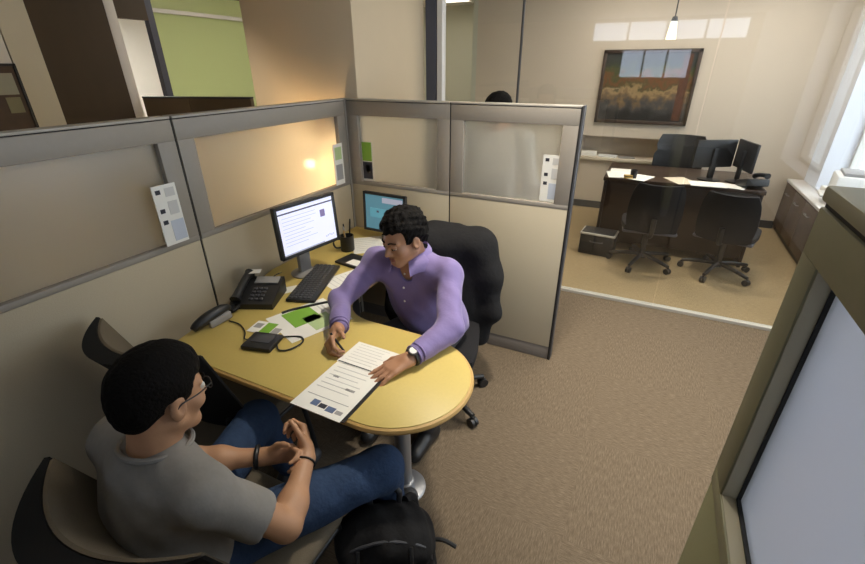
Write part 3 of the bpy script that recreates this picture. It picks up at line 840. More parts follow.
# ================================================================== CHAIRS
M['chair_shell'] = mat('chair_shell', (.010, .010, .010), .75, spec=.2)
def guest_chair(name, label, loc, rz, top=.93):
    t = thing(name, label, 'chair', loc, rz)
    def inner(u, v):
        s = 2 * u - 1
        w = .285 * (.90 + .10 * v)
        z = .47 + (top - .47) * v
        y = -.095 - .165 * v - .115 * (1 - s * s) * (.55 + .45 * v) + .06
        return (w * s, y, z)
    def thick(u, v):
        s = 2 * u - 1
        e = (1 - s * s)
        k = .30 + .70 * v
        return (0, -(.010 + .052 * e * k), .006 * v)
    MB().grid(inner, 24, 12, thick).build('backrest', M['chair_shell'], t)
    MB().grid(lambda u, v: V(inner(.02 + .96 * u, .02 + .965 * v)) + V((0, .010, .004)), 22, 10, lambda u, v: (0, -.009, 0)).build('back_pad', M['tan'], t)
    q = MB(); q.box((0, .01, .435), (.50, .48, .06), .028, seg=3); q.build('seat', M['tan'], t)
    for s in (-1, 1):
        MB().tube([(s * .235, .22, .41), (s * .25, .24, .20), (s * .26, .25, .012)], .012, n=10).build('leg', M['black'], t)
        MB().tube([(s * .235, -.14, .58), (s * .235, -.15, .41), (s * .25, -.21, .20), (s * .265, -.27, .012)], .012, n=10).build('leg', M['black'], t)
        MB().tube([(s * .235, .22, .398), (s * .235, -.15, .398)], .011, n=10, smooth=0).build('side_rail', M['black'], t)
    return t
guest_chair('guest_chair', 'tan guest chair with black curved back holding the man in grey', (.915, -2.015, 0), 0, .90)
guest_chair('guest_chair', 'empty tan guest chair with black curved back against the partition', (.365, -1.575, 0), 0)

def office_chair(label, loc, rz, w=.46, sz=.455, b0=.52, b1=.92, name='office_chair', mm='black_soft', arms=False, base_rot=.3, lobes=False, group=None, rimc=None, yb=-.235):
    t = thing(name, label, 'office chair', loc, rz, group)
    def seatf(u, v):
        x, y = (2 * u - 1), (2 * v - 1)
        k = 1 - .10 * (abs(x) ** 3) * (abs(y) ** 2)
        return (x * w * .52 * k, y * .235 * k, sz + .012 - .02 * (max(abs(x), abs(y)) ** 4) - .012 * max(0, y) ** 3)
    MB().grid(seatf, 16, 16, lambda u, v: (0, 0, -.062 + .02 * (max(abs(2 * u - 1), abs(2 * v - 1)) ** 4))).build('seat', M[mm], t)
    if rimc:
        MB().box((0, 0, sz - .062), (w * 1.0, .44, .035), .016).build('seat_shell', M[rimc], t)
    def backf(u, v):
        s = 2 * u - 1
        prof = 1 - .16 * abs(2 * v - 1) ** 3 - (.10 * v if not lobes else .04)
        if lobes:
            prof -= .10 * math.exp(-((v - .68) / .06) ** 2)
        return (s * w * .5 * prof, yb - .07 * (1 - s * s) - .06 * v + .03 * math.sin(PI * v), b0 + (b1 - b0) * v)
    MB().grid(backf, 18, 18, lambda u, v: (0, -.03 - .035 * (1 - (2 * u - 1) ** 2) * math.sin(PI * (.1 + .8 * v)), 0)).build('backrest', M[mm], t)
    MB().tube([(0, -.06, sz - .06), (0, yb - .08, sz - .06), (0, yb - .13, sz + .02), (0, yb - .14, b0 + .14)], .022, n=10).build('back_post', M['black'], t)
    if arms:
        for s in (-1, 1):
            MB().tube([(s * .20, 0, sz - .05), (s * .28, 0, sz - .03), (s * .285, 0, sz + .19)], .015, n=10).build('arm_post', M['black'], t)
            MB().box((s * .285, .01, sz + .20), (.06, .25, .028), .012).build('armrest', M['black'], t)
    MB().cyl((0, 0, .10), (0, 0, sz - .05), .026, n=18).build('gas_column', M['black'], t)
    MB().cyl((0, 0, .075), (0, 0, .13), .045, .035, n=18).build('hub', M['black'], t)
    for i in range(5):
        a = base_rot + i * 2 * PI / 5
        cx, cy = math.cos(a), math.sin(a)
        MB().tube([(.03 * cx, .03 * cy, .105), (.16 * cx, .16 * cy, .095), (.30 * cx, .30 * cy, .072)], lambda q: .021 - .006 * q, n=10).build('leg', M['black'], t)
        c = MB()
        for s in (-1, 1):
            p = V((.30 * cx, .30 * cy, .028)) + V((-cy, cx, 0)) * s * .012
            c.cyl(p - V((-cy, cx, 0)) * .009, p + V((-cy, cx, 0)) * .009, .028, n=18)
        c.cyl((.30 * cx, .30 * cy, .03), (.30 * cx, .30 * cy, .068), .009, n=10)
        c.build('caster', M['black'], t)
    return t
CH = V((.985, -.66, 0)); CR = math.atan2(-.36, .0) 
chair_rz = PI + .30
office_chair('black office chair under the man in lilac, jacket over its back', CH, chair_rz, w=.44, b0=.50, b1=.90, base_rot=1.15, yb=-.215)
gtask = 'task chairs facing the walnut desk'
M['seat_lilac'] = mat('seat_shell_slate', (.10, .10, .13), .4)
tc = office_chair('black task chair at the walnut desk, the one beside the low black box', (1.97, 2.02, 0), .08, w=.47, b0=.43, b1=.87, base_rot=.55, group=gtask, rimc='seat_lilac', name='task_chair')
office_chair('black task chair at the walnut desk, the one beside the wooden credenza', (2.63, 2.08, 0), -.28, w=.47, b0=.41, b1=.83, base_rot=.80, group=gtask, rimc='seat_lilac', name='task_chair')
office_chair('high-backed black executive chair behind the walnut desk', (2.14, 3.30, 0), PI - .1, w=.56, sz=.48, b0=.52, b1=1.05, lobes=True, arms=True, name='executive_chair', mm='black')

# ================================================================== THE GLASS OFFICE
od = thing('office_desk', 'dark walnut executive desk behind the glass wall', 'desk', (2.17, 2.72, 0))
MB().lohi((-.70, -.42, .725), (.70, .42, .762), .005).build('desktop', M['office_wood'], od)
MB().lohi((-.66, -.385, .09), (.66, -.36, .724), .003).build('front_panel', M['office_wood'], od)
for s in (-1, 1):
    MB().lohi((s * .66, -.40, 0), (s * .69, .40, .724), .003).build('side_panel', M['office_wood'], od)
    pe = MB().lohi((s * .30, -.34, .06), (s * .655, .36, .70), .003).build('pedestal', M['office_wood'], od)
    for k in range(3):
        dr = MB().lohi((s * .31, .36, .09 + k * .2), (s * .645, .375, .27 + k * .2), .003).build('drawer', M['office_wood'], pe)
# things on the walnut desk
t = thing('monitor', 'dark monitor seen from behind on the walnut desk', 'monitor', (2.42, 2.63, .762), PI + .5)
def back_monitor(t):
    MB().box((0, 0, .25), (.40, .028, .26), .008).build('casing', M['black'], t)
    MB().box((0, -.0155, .25), (.37, .003, .23)).build('screen', M['dark_grey'], t)
    MB().box((0, .022, .16), (.06, .03, .28), .01).build('stand', M['black'], t)
    MB().lathe((0, .01, 0), [(0, 0), (.10, 0), (.10, .01), (.04, .02), (0, .02)], 28).build('base', M['black'], t)
back_monitor(t)
t = thing('monitor', 'dark monitor turned edge-on at the end of the walnut desk', 'monitor', (2.68, 2.62, .762), PI / 2 + .25)
back_monitor(t)
t = thing('desk_phone', 'dark telephone near the end of the walnut desk', 'telephone', (2.76, 2.43, .762), PI + .3)
MB().box((0, 0, .04), (.20, .20, .07), .015, (.25, 0, 0)).build('housing', M['black'], t)
MB().tube([(-.06, -.10, .085), (-.06, -.04, .11), (-.06, .05, .125), (-.06, .10, .125)], lambda q: .02 + .007 * abs(2 * q - 1) ** 2, n=10).build('handset', M['black'], t)
for k, (x, y, w, h, rz, lab, z) in enumerate(((1.60, 2.46, .22, .29, .2, 'white papers at the front corner of the walnut desk', .762), (1.80, 2.42, .21, .28, -.35, 'white sheet slanting over the front edge corner of the walnut desk', .7635), (1.63, 2.62, .25, .31, .05, 'pale paper sheet deeper on the walnut desk', .765), (2.40, 2.38, .30, .21, .1, 'pale papers in front of the dark monitor on the walnut desk', .762), (2.18, 2.45, .21, .29, .5, 'tan paper on the walnut desk beside the task chairs', .762), (2.60, 2.40, .24, .18, -.3, 'white papers beside the dark telephone on the walnut desk', .762))):
    sheet('paper_sheet', lab, 'paper', (x, y), w, h, rz, lines(6, .15, .85) if k != 4 else [], z=z, th=.006 if k in (0, 3) else .0015, group='papers on the walnut desk', base='paper' if k != 4 else 'ledge')
t = thing('pen_cup', 'small dark cup on the front corner of the walnut desk', 'cup', (1.745, 2.36, .766))
MB().lathe((0, 0, 0), [(0, 0), (.03, 0), (.034, .08), (.030, .08), (.027, .008), (0, .008)], 22).build('body', M['black'], t)
t = thing('small_box', 'little yellow and brown box on the edge of the walnut desk', 'box', (1.70, 2.335, .7625), .3)
MB().lohi((-.04, -.02, 0), (.04, .02, .035), .003).build('carton', M['gold'], t)
MB().lohi((-.041, -.021, .02), (.041, .021, .028)).build('band', M['pic_a'], t)
# low black box on the floor
t = thing('storage_box', 'low black box with a pale lid edge on the floor beside the walnut desk', 'box', (1.535, 2.13, 0), -.08)
MB().lohi((-.17, -.10, 0), (.17, .12, .215), .012).build('body', M['black'], t)
MB().lohi((-.175, -.105, .215), (.175, .125, .235), .006).build('lid', M['alu'], t)
MB().lohi((-.16, -.09, .235), (.16, .11, .242), .003).build('lid_panel', M['black'], t)
MB().tube([(-.06, -.103, .15), (-.05, -.125, .15), (.05, -.125, .15), (.06, -.103, .15)], .006, n=8).build('handle', M['dark_grey'], t)
# painting
pt = thing('painting', 'framed autumn woodland painting on the beige office wall', 'painting', (1.645, 3.85, 1.545))
f = MB(); w, h = 1.06, .83
for s in (-1, 1):
    f.box((s * (w / 2 - .02), -.022, 0), (.04, .04, h), .006); f.box((0, -.022, s * (h / 2 - .02)), (w, .04, .04), .006)
f.build('frame', M['picframe'], pt)
MB().box((0, -.014, 0), (w - .07, .02, h - .07)).build('canvas', M['paint'], pt)
f = MB()
for (x, z, ww, hh) in ((.40, 0, .09, .72),):
    f.box((x, -.0245, z), (ww, .002, hh))
f.build('rust_trees', mat('paint_rust', (.085, .03, .012), .5, var=.8, scale=22), pt)
# niche contents
for k, (x, w_, h_, rz, lab) in enumerate(((1.10, .20, .11, .1, 'stack of pale papers at the end of the wall niche'), (1.34, .24, .14, -.1, 'white papers lying in the middle of the wall niche'), (1.58, .20, .12, .15, 'grey folder lying in the wall niche'))):
    t = thing('paper_pile', lab, 'papers', (x, 3.93, .69), rz)
    MB().lohi((-w_ / 2, -h_ / 2, 0), (w_ / 2, h_ / 2, (.055, .02, .012)[k]), .002).build('sheets', M[('paper', 'white', 'grey_plastic')[k]], t)
# credenza under the window
cr = thing('credenza', 'long brown wooden credenza with pale top under the office window', 'credenza', (3.43, 2.98, 0))
MB().lohi((-.06, -.86, .05), (.068, .86, .575), .003).build('body', M['cred_wood'], cr)
MB().lohi((-.085, -.87, .575), (.069, .868, .605), .004).build('top', M['cream_top'], cr)
MB().lohi((-.045, -.85, 0), (.06, .85, .05)).build('plinth', M['black'], cr)
for k in range(4):
    y0 = -.85 + k * .427
    d = MB().lohi((-.078, y0, .07), (-.06, y0 + .415, .56), .003).build('door', M['cred_wood'], cr)
    MB().tube([(-.08, y0 + .15, .47), (-.10, y0 + .15, .47), (-.10, y0 + .26, .47), (-.08, y0 + .26, .47)], .006, n=8, smooth=0).build('handle', M['grey_metal'], d)
t = thing('printer', 'white printer standing on the window sill of the glass office', 'printer', (3.60, 2.80, .6205), -.15)
MB().box((0, 0, .13), (.30, .36, .26), .02).build('body', M['white'], t)
MB().box((.01, 0, .275), (.24, .30, .03), .008).build('scanner_lid', M['grey_plastic'], t)
MB().box((-.17, 0, .06), (.10, .24, .02), .006).build('paper_tray', M['white'], t)
t = thing('paper_pile', 'white papers stacked on the window sill beside the printer', 'papers', (3.60, 3.17, .6205), .1)
MB().lohi((-.08, -.12, 0), (.08, .12, .05), .003).build('sheets', M['paper'], t)
# pendant
pn = thing('pendant_lamp', 'small pendant lamp hanging in front of the painting', 'pendant lamp', (1.82, 2.8, H))
MB().cyl((0, 0, 0), (0, 0, -.60), .006, n=10).build('cord', M['black'], pn)
MB().lathe((0, 0, 0), [(0, -.60), (.02, -.60), (.03, -.635), (.028, -.64), (0, -.64)], 24).build('cap', M['dark_grey'], pn)
MB().lathe((0, 0, 0), [(.026, -.64), (.045, -.79), (.042, -.79), (.022, -.645)], 24, True).build('lamp_shade', M['pend'], pn)

# ================================================================== BEYOND THE WEST PARTITION
nd = thing('desk', 'neighbouring desk hidden behind the frosted glass', 'desk', (-.46, -.62, 0))
MB().lohi((-.36, -.58, .705), (.36, .58, .735), .004).build('tabletop', M['desk'], nd)
for sx in (-1, 1):
    for sy in (-1, 1):
        MB().cyl((sx * .31, sy * .53, 0), (sx * .31, sy * .53, .705), .02).build('leg', M['grey_metal'], nd)
dl = thing('desk_lamp', 'warm desk lamp glowing through the frosted glass', 'desk lamp', (-.165, -.215, .735))
MB().lathe((0, 0, 0), [(0, 0), (.08, 0), (.08, .012), (.02, .022), (0, .022)], 28).build('base', M['dark_grey'], dl)
MB().tube([(0, 0, .02), (-.06, 0, .12), (-.075, 0, .40), (-.05, 0, .56), (0, 0, .586)], .007).build('stem', M['dark_grey'], dl)
sh = MB(); sh.lathe((0, 0, 0), [(.055, .535), (.048, .565), (.025, .585), (.0, .588), (.0, .580), (.023, .577), (.045, .560), (.052, .532)], 32, True)
sh.build('lamp_shade', M['shade_in'], dl)
MB().cyl((0, 0, .495), (0, 0, .582), .012).build('socket', M['dark_grey'], dl)
MB().sph((0, 0, .470), .030).build('bulb', M['bulb'], dl)
pf = thing('framed_picture', 'dark framed picture hanging on the pale wall by the cream wall end', 'picture', (-3.0, -.78, 1.05), 0)
pf.rotation_euler = (0, 0, PI / 2)
f = MB()
for s in (-1, 1):
    f.box((s * .35, -.03, .38), (.02, .03, .78), .003); f.box((0, -.03, .38 + s * .38), (.72, .03, .02), .003)
f.build('frame', M['black'], pf)
MB().box((0, -.024, .38), (.69, .012, .75)).build('print', M['pic_a'], pf)
MB().box((.235, -.0315, .62), (.16, .004, .16)).build('sage_patch', M['pic_b'], pf)
MB().box((.26, -.0315, .46), (.10, .004, .12)).build('olive_patch', M['olive'], pf)
MB().box((.12, -.0315, .17), (.28, .004, .09)).build('gold_patch', M['gold'], pf)
MB().box((.27, -.0315, .17), (.10, .004, .18)).build('grey_patch', M['grey_plastic'], pf)

# ================================================================== PEOPLE
def torso(F, P, C, N, SL, SR, g=0.0, k=.05):
    P, C, N, SL, SR = map(V, (P, C, N, SL, SR))
    right = (SR - SL).normalized(); up = (N - P).normalized(); fwd = up.cross(right).normalized(); right = fwd.cross(up)
    def R(u):
        u = V(u).normalized(); r = (right - u * right.dot(u)).normalized(); f = u.cross(r)
        return np.array([[r.x, f.x, u.x], [r.y, f.y, u.y], [r.z, f.z, u.z]])
    F.ell(P, (.168 + g, .118 + g, .12 + g), R((P - V(P) + V((0, 0, 1)))), k)
    mid = P.lerp(C, .5)
    F.ell(mid, (.146 + g, .112 + g, .15 + g), R(C - P), k)
    F.ell(C, (.160 + g, .108 + g, .165 + g), R(N - C), k)
    for s, S_ in ((1, SR), (-1, SL)):
        F.cone(S_, C.lerp(S_, .45) + (N - C) * .12, .047 + g, .075 + g, k)
        F.cone(N - (N - C).normalized() * .045, S_ + (N - C).normalized() * .012, .052 + g, .044 + g, k)
    return fwd

def head(F, c, fwd, N, jaw=1.0, roll_up=(0, 0, 1)):
    R = frame_from(fwd, roll_up); c = np.array(c)
    T = lambda x, y, z: c + R @ np.array((x, y, z))
    F.ell(T(0, -.016, .036), (.074, .095, .080), R, .02)
    F.ell(T(0, .028, -.035), (.057, .058, .078), R, .03)
    F.cone(T(-.012, .064, -.098), T(.012, .064, -.098), .019, k=.02)
    for s in (-1, 1):
        F.cone(T(s * .052, -.004, -.055), T(s * .018, .056, -.097), .018, .016, .02)
        F.ell(T(s * .040, .055, -.028), (.024, .024, .022), R, .02)
        F.cone(T(s * .012, .080, .018), T(s * .042, .066, .018), .010, k=.012)
    F.cone(T(0, .078, .012), T(0, .104, -.034), .0085, .0115, .012)
    for s in (-1, 1):
        F.ell(T(s * .0125, .091, -.037), (.009, .010, .008), R, .006)
        F.ell(T(s * .031, .092, .000), (.015, .014, .010), R, .008, True)
        F.ell(T(s * .077, -.012, -.010), (.010, .021, .033), R, .008)
        F.ell(T(s * .086, -.007, -.006), (.007, .010, .017), R, .004, True)
    F.ell(T(0, .079, -.062), (.023, .011, .006), R, .005)
    F.ell(T(0, .076, -.074), (.020, .012, .007), R, .005)
    F.cone(T(-.018, .093, -.068), T(.018, .093, -.068), .004, k=.004, sub=True)
    F.cone(T(0, -.030, -.055), N, .056, .060, .03)
    return T, R

def hand(F, w, d, n, thumb_side, curl=.3, spread=.08, size=1.0, thumb_curl=.3, k=.007):
    w, d, n = V(w), V(d).normalized(), V(n)
    n = (n - d * n.dot(d)).normalized()
    s = d.cross(n) * thumb_side
    W = size
    kn = []
    for i, (off, ln) in enumerate(((.030, .088), (.0105, .092), (-.009, .088), (-.027, .080))):
        b0 = w + s * off * .55 * W + d * .012 * W; b1 = w + s * off * W + d * ln * W
        F.cone(b0, b1, .0145 * W, .0115 * W, .014); kn.append(b1)
    F.cone(w - d * .012, w + d * .02 * W, .024 * W, .023 * W, .02)
    F.ell(w + s * .022 * W + d * .035 * W + n * .008 * W, (.017 * W, .017 * W, .017 * W), None, .012)
    L = ((.043, .026, .021), (.047, .030, .022), (.043, .028, .021), (.034, .021, .018))
    for i, p in enumerate(kn):
        a = 0.0; cdir = (d + s * (1.2 - i) * spread).normalized()
        q = p
        rr = (.0095, .0085, .0078, .0068)
        for j in range(3):
            a += curl * (.75, 1.0, .75)[j] * (1 + .06 * i)
            dd = cdir * math.cos(a) + n * math.sin(a)
            e = q + dd * L[i][j] * W
            F.cone(q, e, rr[j] * W, rr[j + 1] * W, .004); q = e
    q = w + s * .024 * W + d * .022 * W
    for j, (ln, r0, r1) in enumerate(((.042, .0145, .0115), (.032, .0115, .0095), (.026, .0095, .0075))):
        a = .75 - j * thumb_curl
        dd = (d * math.cos(a) + s * math.sin(a) + n * (.25 + .15 * j)).normalized()
        e = q + dd * ln * W
        F.cone(q, e, r0 * W, r1 * W, .006); q = e

def hair(name, T, R, c, m, parent, h=.004, curl=0.0, vol=1.0, low=-.055, front=.060, sides=.0, lo=None):
    c = np.array(c)
    F = Field(c - .16, c + .17, h)
    F.ell(T(0, -.020, .046), (.084 * vol, .104 * vol, .088 * vol), R, .02)
    F.ell(T(0, .002, .078), (.066 * vol, .076 * vol, .055 * vol), R, .03)
    F.ell(T(0, -.075, -.005), (.062 * vol, .045 * vol, .060 * vol), R, .03)
    def cut(D, X, Y, Z):
        x = (X - c[0]) * R[0, 0] + (Y - c[1]) * R[1, 0] + (Z - c[2]) * R[2, 0]
        y = (X - c[0]) * R[0, 1] + (Y - c[1]) * R[1, 1] + (Z - c[2]) * R[2, 1]
        z = (X - c[0]) * R[0, 2] + (Y - c[1]) * R[1, 2] + (Z - c[2]) * R[2, 2]
        line = np.where(y > .045, front + .004 * np.sin(x * 190), np.where(y > .0, front + (y - .045) / .045 * (front - sides), np.where(y > -.035, sides + .008, low + (y + .10) * .45)))
        line = np.where((np.abs(x) > .05) & (y > .008) & (y < .034), np.minimum(line, -.02), line)
        D = np.maximum(D, (line - z) * .75)
        if curl:
            D = D + curl * (np.sin(150 * x + 60 * z) * np.sin(140 * y + 40 * x) * np.sin(145 * z + 50 * y)) + curl * .5 * np.sin(70 * x - 50 * y + 60 * z)
        else:
            D = D + .0012 * np.sin(240 * x + 3 * np.sin(50 * y)) * np.cos(90 * z)
        return D
    F.every(cut)
    return F.build(name, m, parent, 1)

def face_bits(T, R, parent, lipm, brow=True, lid=None):
    M3 = Matrix(R.tolist())
    for s in (-1, 1):
        e = MB().sph(T(s * .031, .076, -.001), .0125, 14).build('eye', M['eyew'], parent)
        MB().sph(T(s * .031, .0855, -.003), (.0055, .0035, .0055), 12, M3).build('iris', M['hair'], e)
        if lid:
            MB().tube([T(s * .019, .0835, -.006), T(s * .031, .0885, -.009), T(s * .043, .081, -.006)], .0016, n=6).build('eyelash', M['hair'], parent)
            MB().sph(T(s * .031, .0760, .0012), (.0142, .0133, .0118), 14, M3).build('eyelid', lid, parent)
        MB().tube([T(s * .014, .0905, .020), T(s * .030, .0885, .026), T(s * .048, .073, .021)], lambda q: .0042 - .0018 * q, n=8).build('eyebrow', M['hair'], parent)
    MB().tube([T(-.021, .0835, -.067), T(-.008, .0895, -.063), T(0, .0895, -.0645), T(.008, .0895, -.063), T(.021, .0835, -.067)], lambda q: .0022 + .002 * math.sin(PI * q), n=8).build('upper_lip', lipm, parent)
    MB().tube([T(-.018, .0825, -.0715), T(0, .0875, -.0745), T(.018, .0825, -.0715)], lambda q: .0025 + .003 * math.sin(PI * q), n=8).build('lower_lip', lipm, parent)

def wrinkle(F, amp, s=1.0, ph=0.0):
    return F.every(lambda D, X, Y, Z: D + wr(X, Y, Z, amp, s, ph))

def leg(F, hip, knee, ank, g=0.0, k=.03):
    F.cone(hip, knee, .080 + g, .060 + g, k)
    F.cone(knee, ank, .058 + g, .042 + g, k)

def shoe(name, ank, toe, m, parent):
    ank, toe = V(ank), V(toe)
    lo = [min(ank[i], toe[i]) - .14 for i in range(3)]; hi = [max(ank[i], toe[i]) + .14 for i in range(3)]
    F = Field(lo, hi, .007)
    d = (toe - ank); d.z = 0; d.normalize()
    h = V((ank.x, ank.y, .045)) - d * .03
    t = V((ank.x, ank.y, .038)) + d * .15
    F.cone(h, t, .046, .040, .02); F.cone(V((ank.x, ank.y, .10)), h, .045, .045, .03)
    F.every(lambda D, X, Y, Z: np.maximum(D, .002 - Z + 0 * X))
    return F.build(name, m, parent)

# ---------------------------------------------------------------- the man in lilac
def man_lilac():
    root = thing('person', 'man in a lilac shirt seated at the desk, looking down and holding a pen', 'person', (0, 0, 0))
    P, C, N = (.985, -.70, .56), (.955, -.79, .80), (.945, -.845, .985)
    SL, SR = (1.125, -.845, .925), (.765, -.875, .925)
    EL, WL = (1.245, -1.085, .800), (1.182, -1.285, .782)
    ER, WR = (.672, -1.075, .800), (.800, -1.255, .790)
    HC, HF = (.932, -.915, 1.098), (-.36, -.88, -.24)
    HL, KL, AL = (1.06, -.74, .53), (1.10, -1.02, .56), (1.08, -.98, .12)
    HR, KR, AR = (.90, -.76, .53), (.80, -1.02, .56), (.80, -.98, .12)
    F = Field((.52, -1.56, .03), (1.40, -.50, 1.28), .0048)
    torso(F, P, C, N, SL, SR, -.006)
    T, R = head(F, HC, HF, N)
    F.chain((SL, EL, WL), (.048, .039, .026), .02); F.chain((SR, ER, WR), (.048, .039, .026), .02)
    leg(F, HL, KL, AL, -.008); leg(F, HR, KR, AR, -.008)
    hand(F, V(WL) + V((-.008, -.018, -.008)), (-.52, -.84, -.16), (-.05, -.12, -1), -1, .16, .07, size=1.08)
    hand(F, V(WR) + V((.004, -.018, .0)), (.22, -.95, -.12), (.75, .25, -.60), 1, .85, .03, thumb_curl=.15)
    F.build('body', M['skin2'], root)
    face_bits(T, R, root, M['lip'], lid=M['skin2'])
    hair('hair', T, R, HC, M['hair'], root, curl=.0062, vol=1.05, front=.070, low=-.050)
    # shirt
    F = Field((.52, -1.34, .50), (1.42, -.50, 1.08), .0055)
    torso(F, P, C, N, SL, SR, .016)
    F.cone(V(C) + V((0, 0, -.06)), V(P) + V((0, 0, .02)), .148, .160, .05)
    F.chain((SL, EL, V(WL) + V((.004, .012, 0))), (.060, .050, .041), .03); F.chain((SR, ER, V(WR) + V((-.006, .010, 0))), (.060, .050, .041), .03)
    wrinkle(F, .0050, 1.0)
    wrinkle(F, .0060, .6, 1.3); wrinkle(F, .0040, 1.8, .4)
    n = V((-.10, -.88, .42)).normalized()
    F.cone(V(N) + V((-.004, -.052, -.075)), V(HC) + V((-.02, -.03, -.08)), .028, .05, .012, True)
    F.every(lambda D, X, Y, Z: np.maximum(D, .535 - Z + 0 * X))
    F.build('shirt', M['shirt'], root)
    for W_, E_ in ((WL, EL), (WR, ER)):
        d_ = (V(W_) - V(E_)).normalized(); x_ = d_.cross(V((0, 0, 1))).normalized(); z_ = x_.cross(d_)
        cu = MB()
        for q in (-.030, -.008):
            cu.tube([V(W_) + d_ * (q + .012) + x_ * math.cos(2 * PI * i / 20) * .0385 + z_ * math.sin(2 * PI * i / 20) * .0385 for i in range(20)], .0042, n=8, closed=True, smooth=2)
        cu.build('cuff', M['shirt'], root)
    # collar: a band round the neck and two pointed leaves
    Nv = V(N)
    cb = MB()
    def band(u, v):
        a = -PI / 2 + .30 + (2 * PI - .60) * u
        rad = V((math.cos(a) * .068, math.sin(a) * .074 + .002, 0))
        tilt = .022 * math.sin(a)
        fall = .020 + .012 * max(0, -math.sin(a))
        p = Nv + rad * (1 + .28 * (1 - v)) + V((0, -.006, .035 + tilt + fall * 1.5 * (v - .75)))
        return p
    cb.grid(band, 40, 5, lambda u, v: (0, .0, .004))
    for s, tip in ((1, (.052, -.128, -.052)), (-1, (-.078, -.118, -.055))):
        a0 = -PI / 2 + s * .30
        def leaf(u, v, s=s, tip=tip):
            a = -PI / 2 + s * (.22 + 1.05 * u)
            top = Nv + V((math.cos(a) * .068, math.sin(a) * .074 - .004, .037 + .020 * math.sin(a)))
            low = Nv + V((math.cos(a) * .112, math.sin(a) * .108 - .006, -.026 + .012 * math.sin(a)))
            low = low.lerp(Nv + V(tip), max(0, 1 - 2.2 * u))
            return top.lerp(low, v) + V((math.cos(a), math.sin(a), .9)) * .010 * math.sin(PI * v)
        cb.grid(leaf, 12, 6, lambda u, v: (0, -.0005, .005))
    cb.build('collar', M['shirt'], root)
    pk = MB()
    pts = [V((.939, -.925, .925)), V((.940, -.940, .86)), V((.943, -.940, .79)), V((.948, -.925, .72))]
    for i in range(4):
        pk.sph(pts[i], (.0055, .004, .0055), 10)
    pk.build('button', M['white'], root)
    F = Field((.66, -1.13, .03), (1.22, -.54, .72), .008)
    F.ell(P, (.175, .125, .12), None, .04)
    leg(F, HL, KL, AL, .010); leg(F, HR, KR, AR, .010)
    F.build('trousers', M['trousers'], root)
    shoe('shoe', AL, V(AL) + V((0, -.2, 0)), M['black'], root); shoe('shoe', AR, V(AR) + V((0, -.2, 0)), M['black'], root)
    # watch
    w0 = V(WL) + V((-.004, -.012, -.004)); d = V((-.40, -.90, -.12)).normalized(); x = d.cross(V((0, 0, 1))).normalized(); z = x.cross(d)
    wb = MB().tube([w0 + x * math.cos(2 * PI * i / 20) * .034 + z * math.sin(2 * PI * i / 20) * .030 for i in range(20)], .0075, n=8, closed=True, smooth=2).build('wristwatch', M['black'], root)
    up = (z * .9 + x * -.25).normalized()
    MB().cyl(w0 + up * .030, w0 + up * .040, .0185, n=24).build('watch_case', M['dark_grey'], wb)
    MB().cyl(w0 + up * .040, w0 + up * .0415, .0150, n=24).build('watch_dial', M['paper'], wb)
    return root
man_lilac()

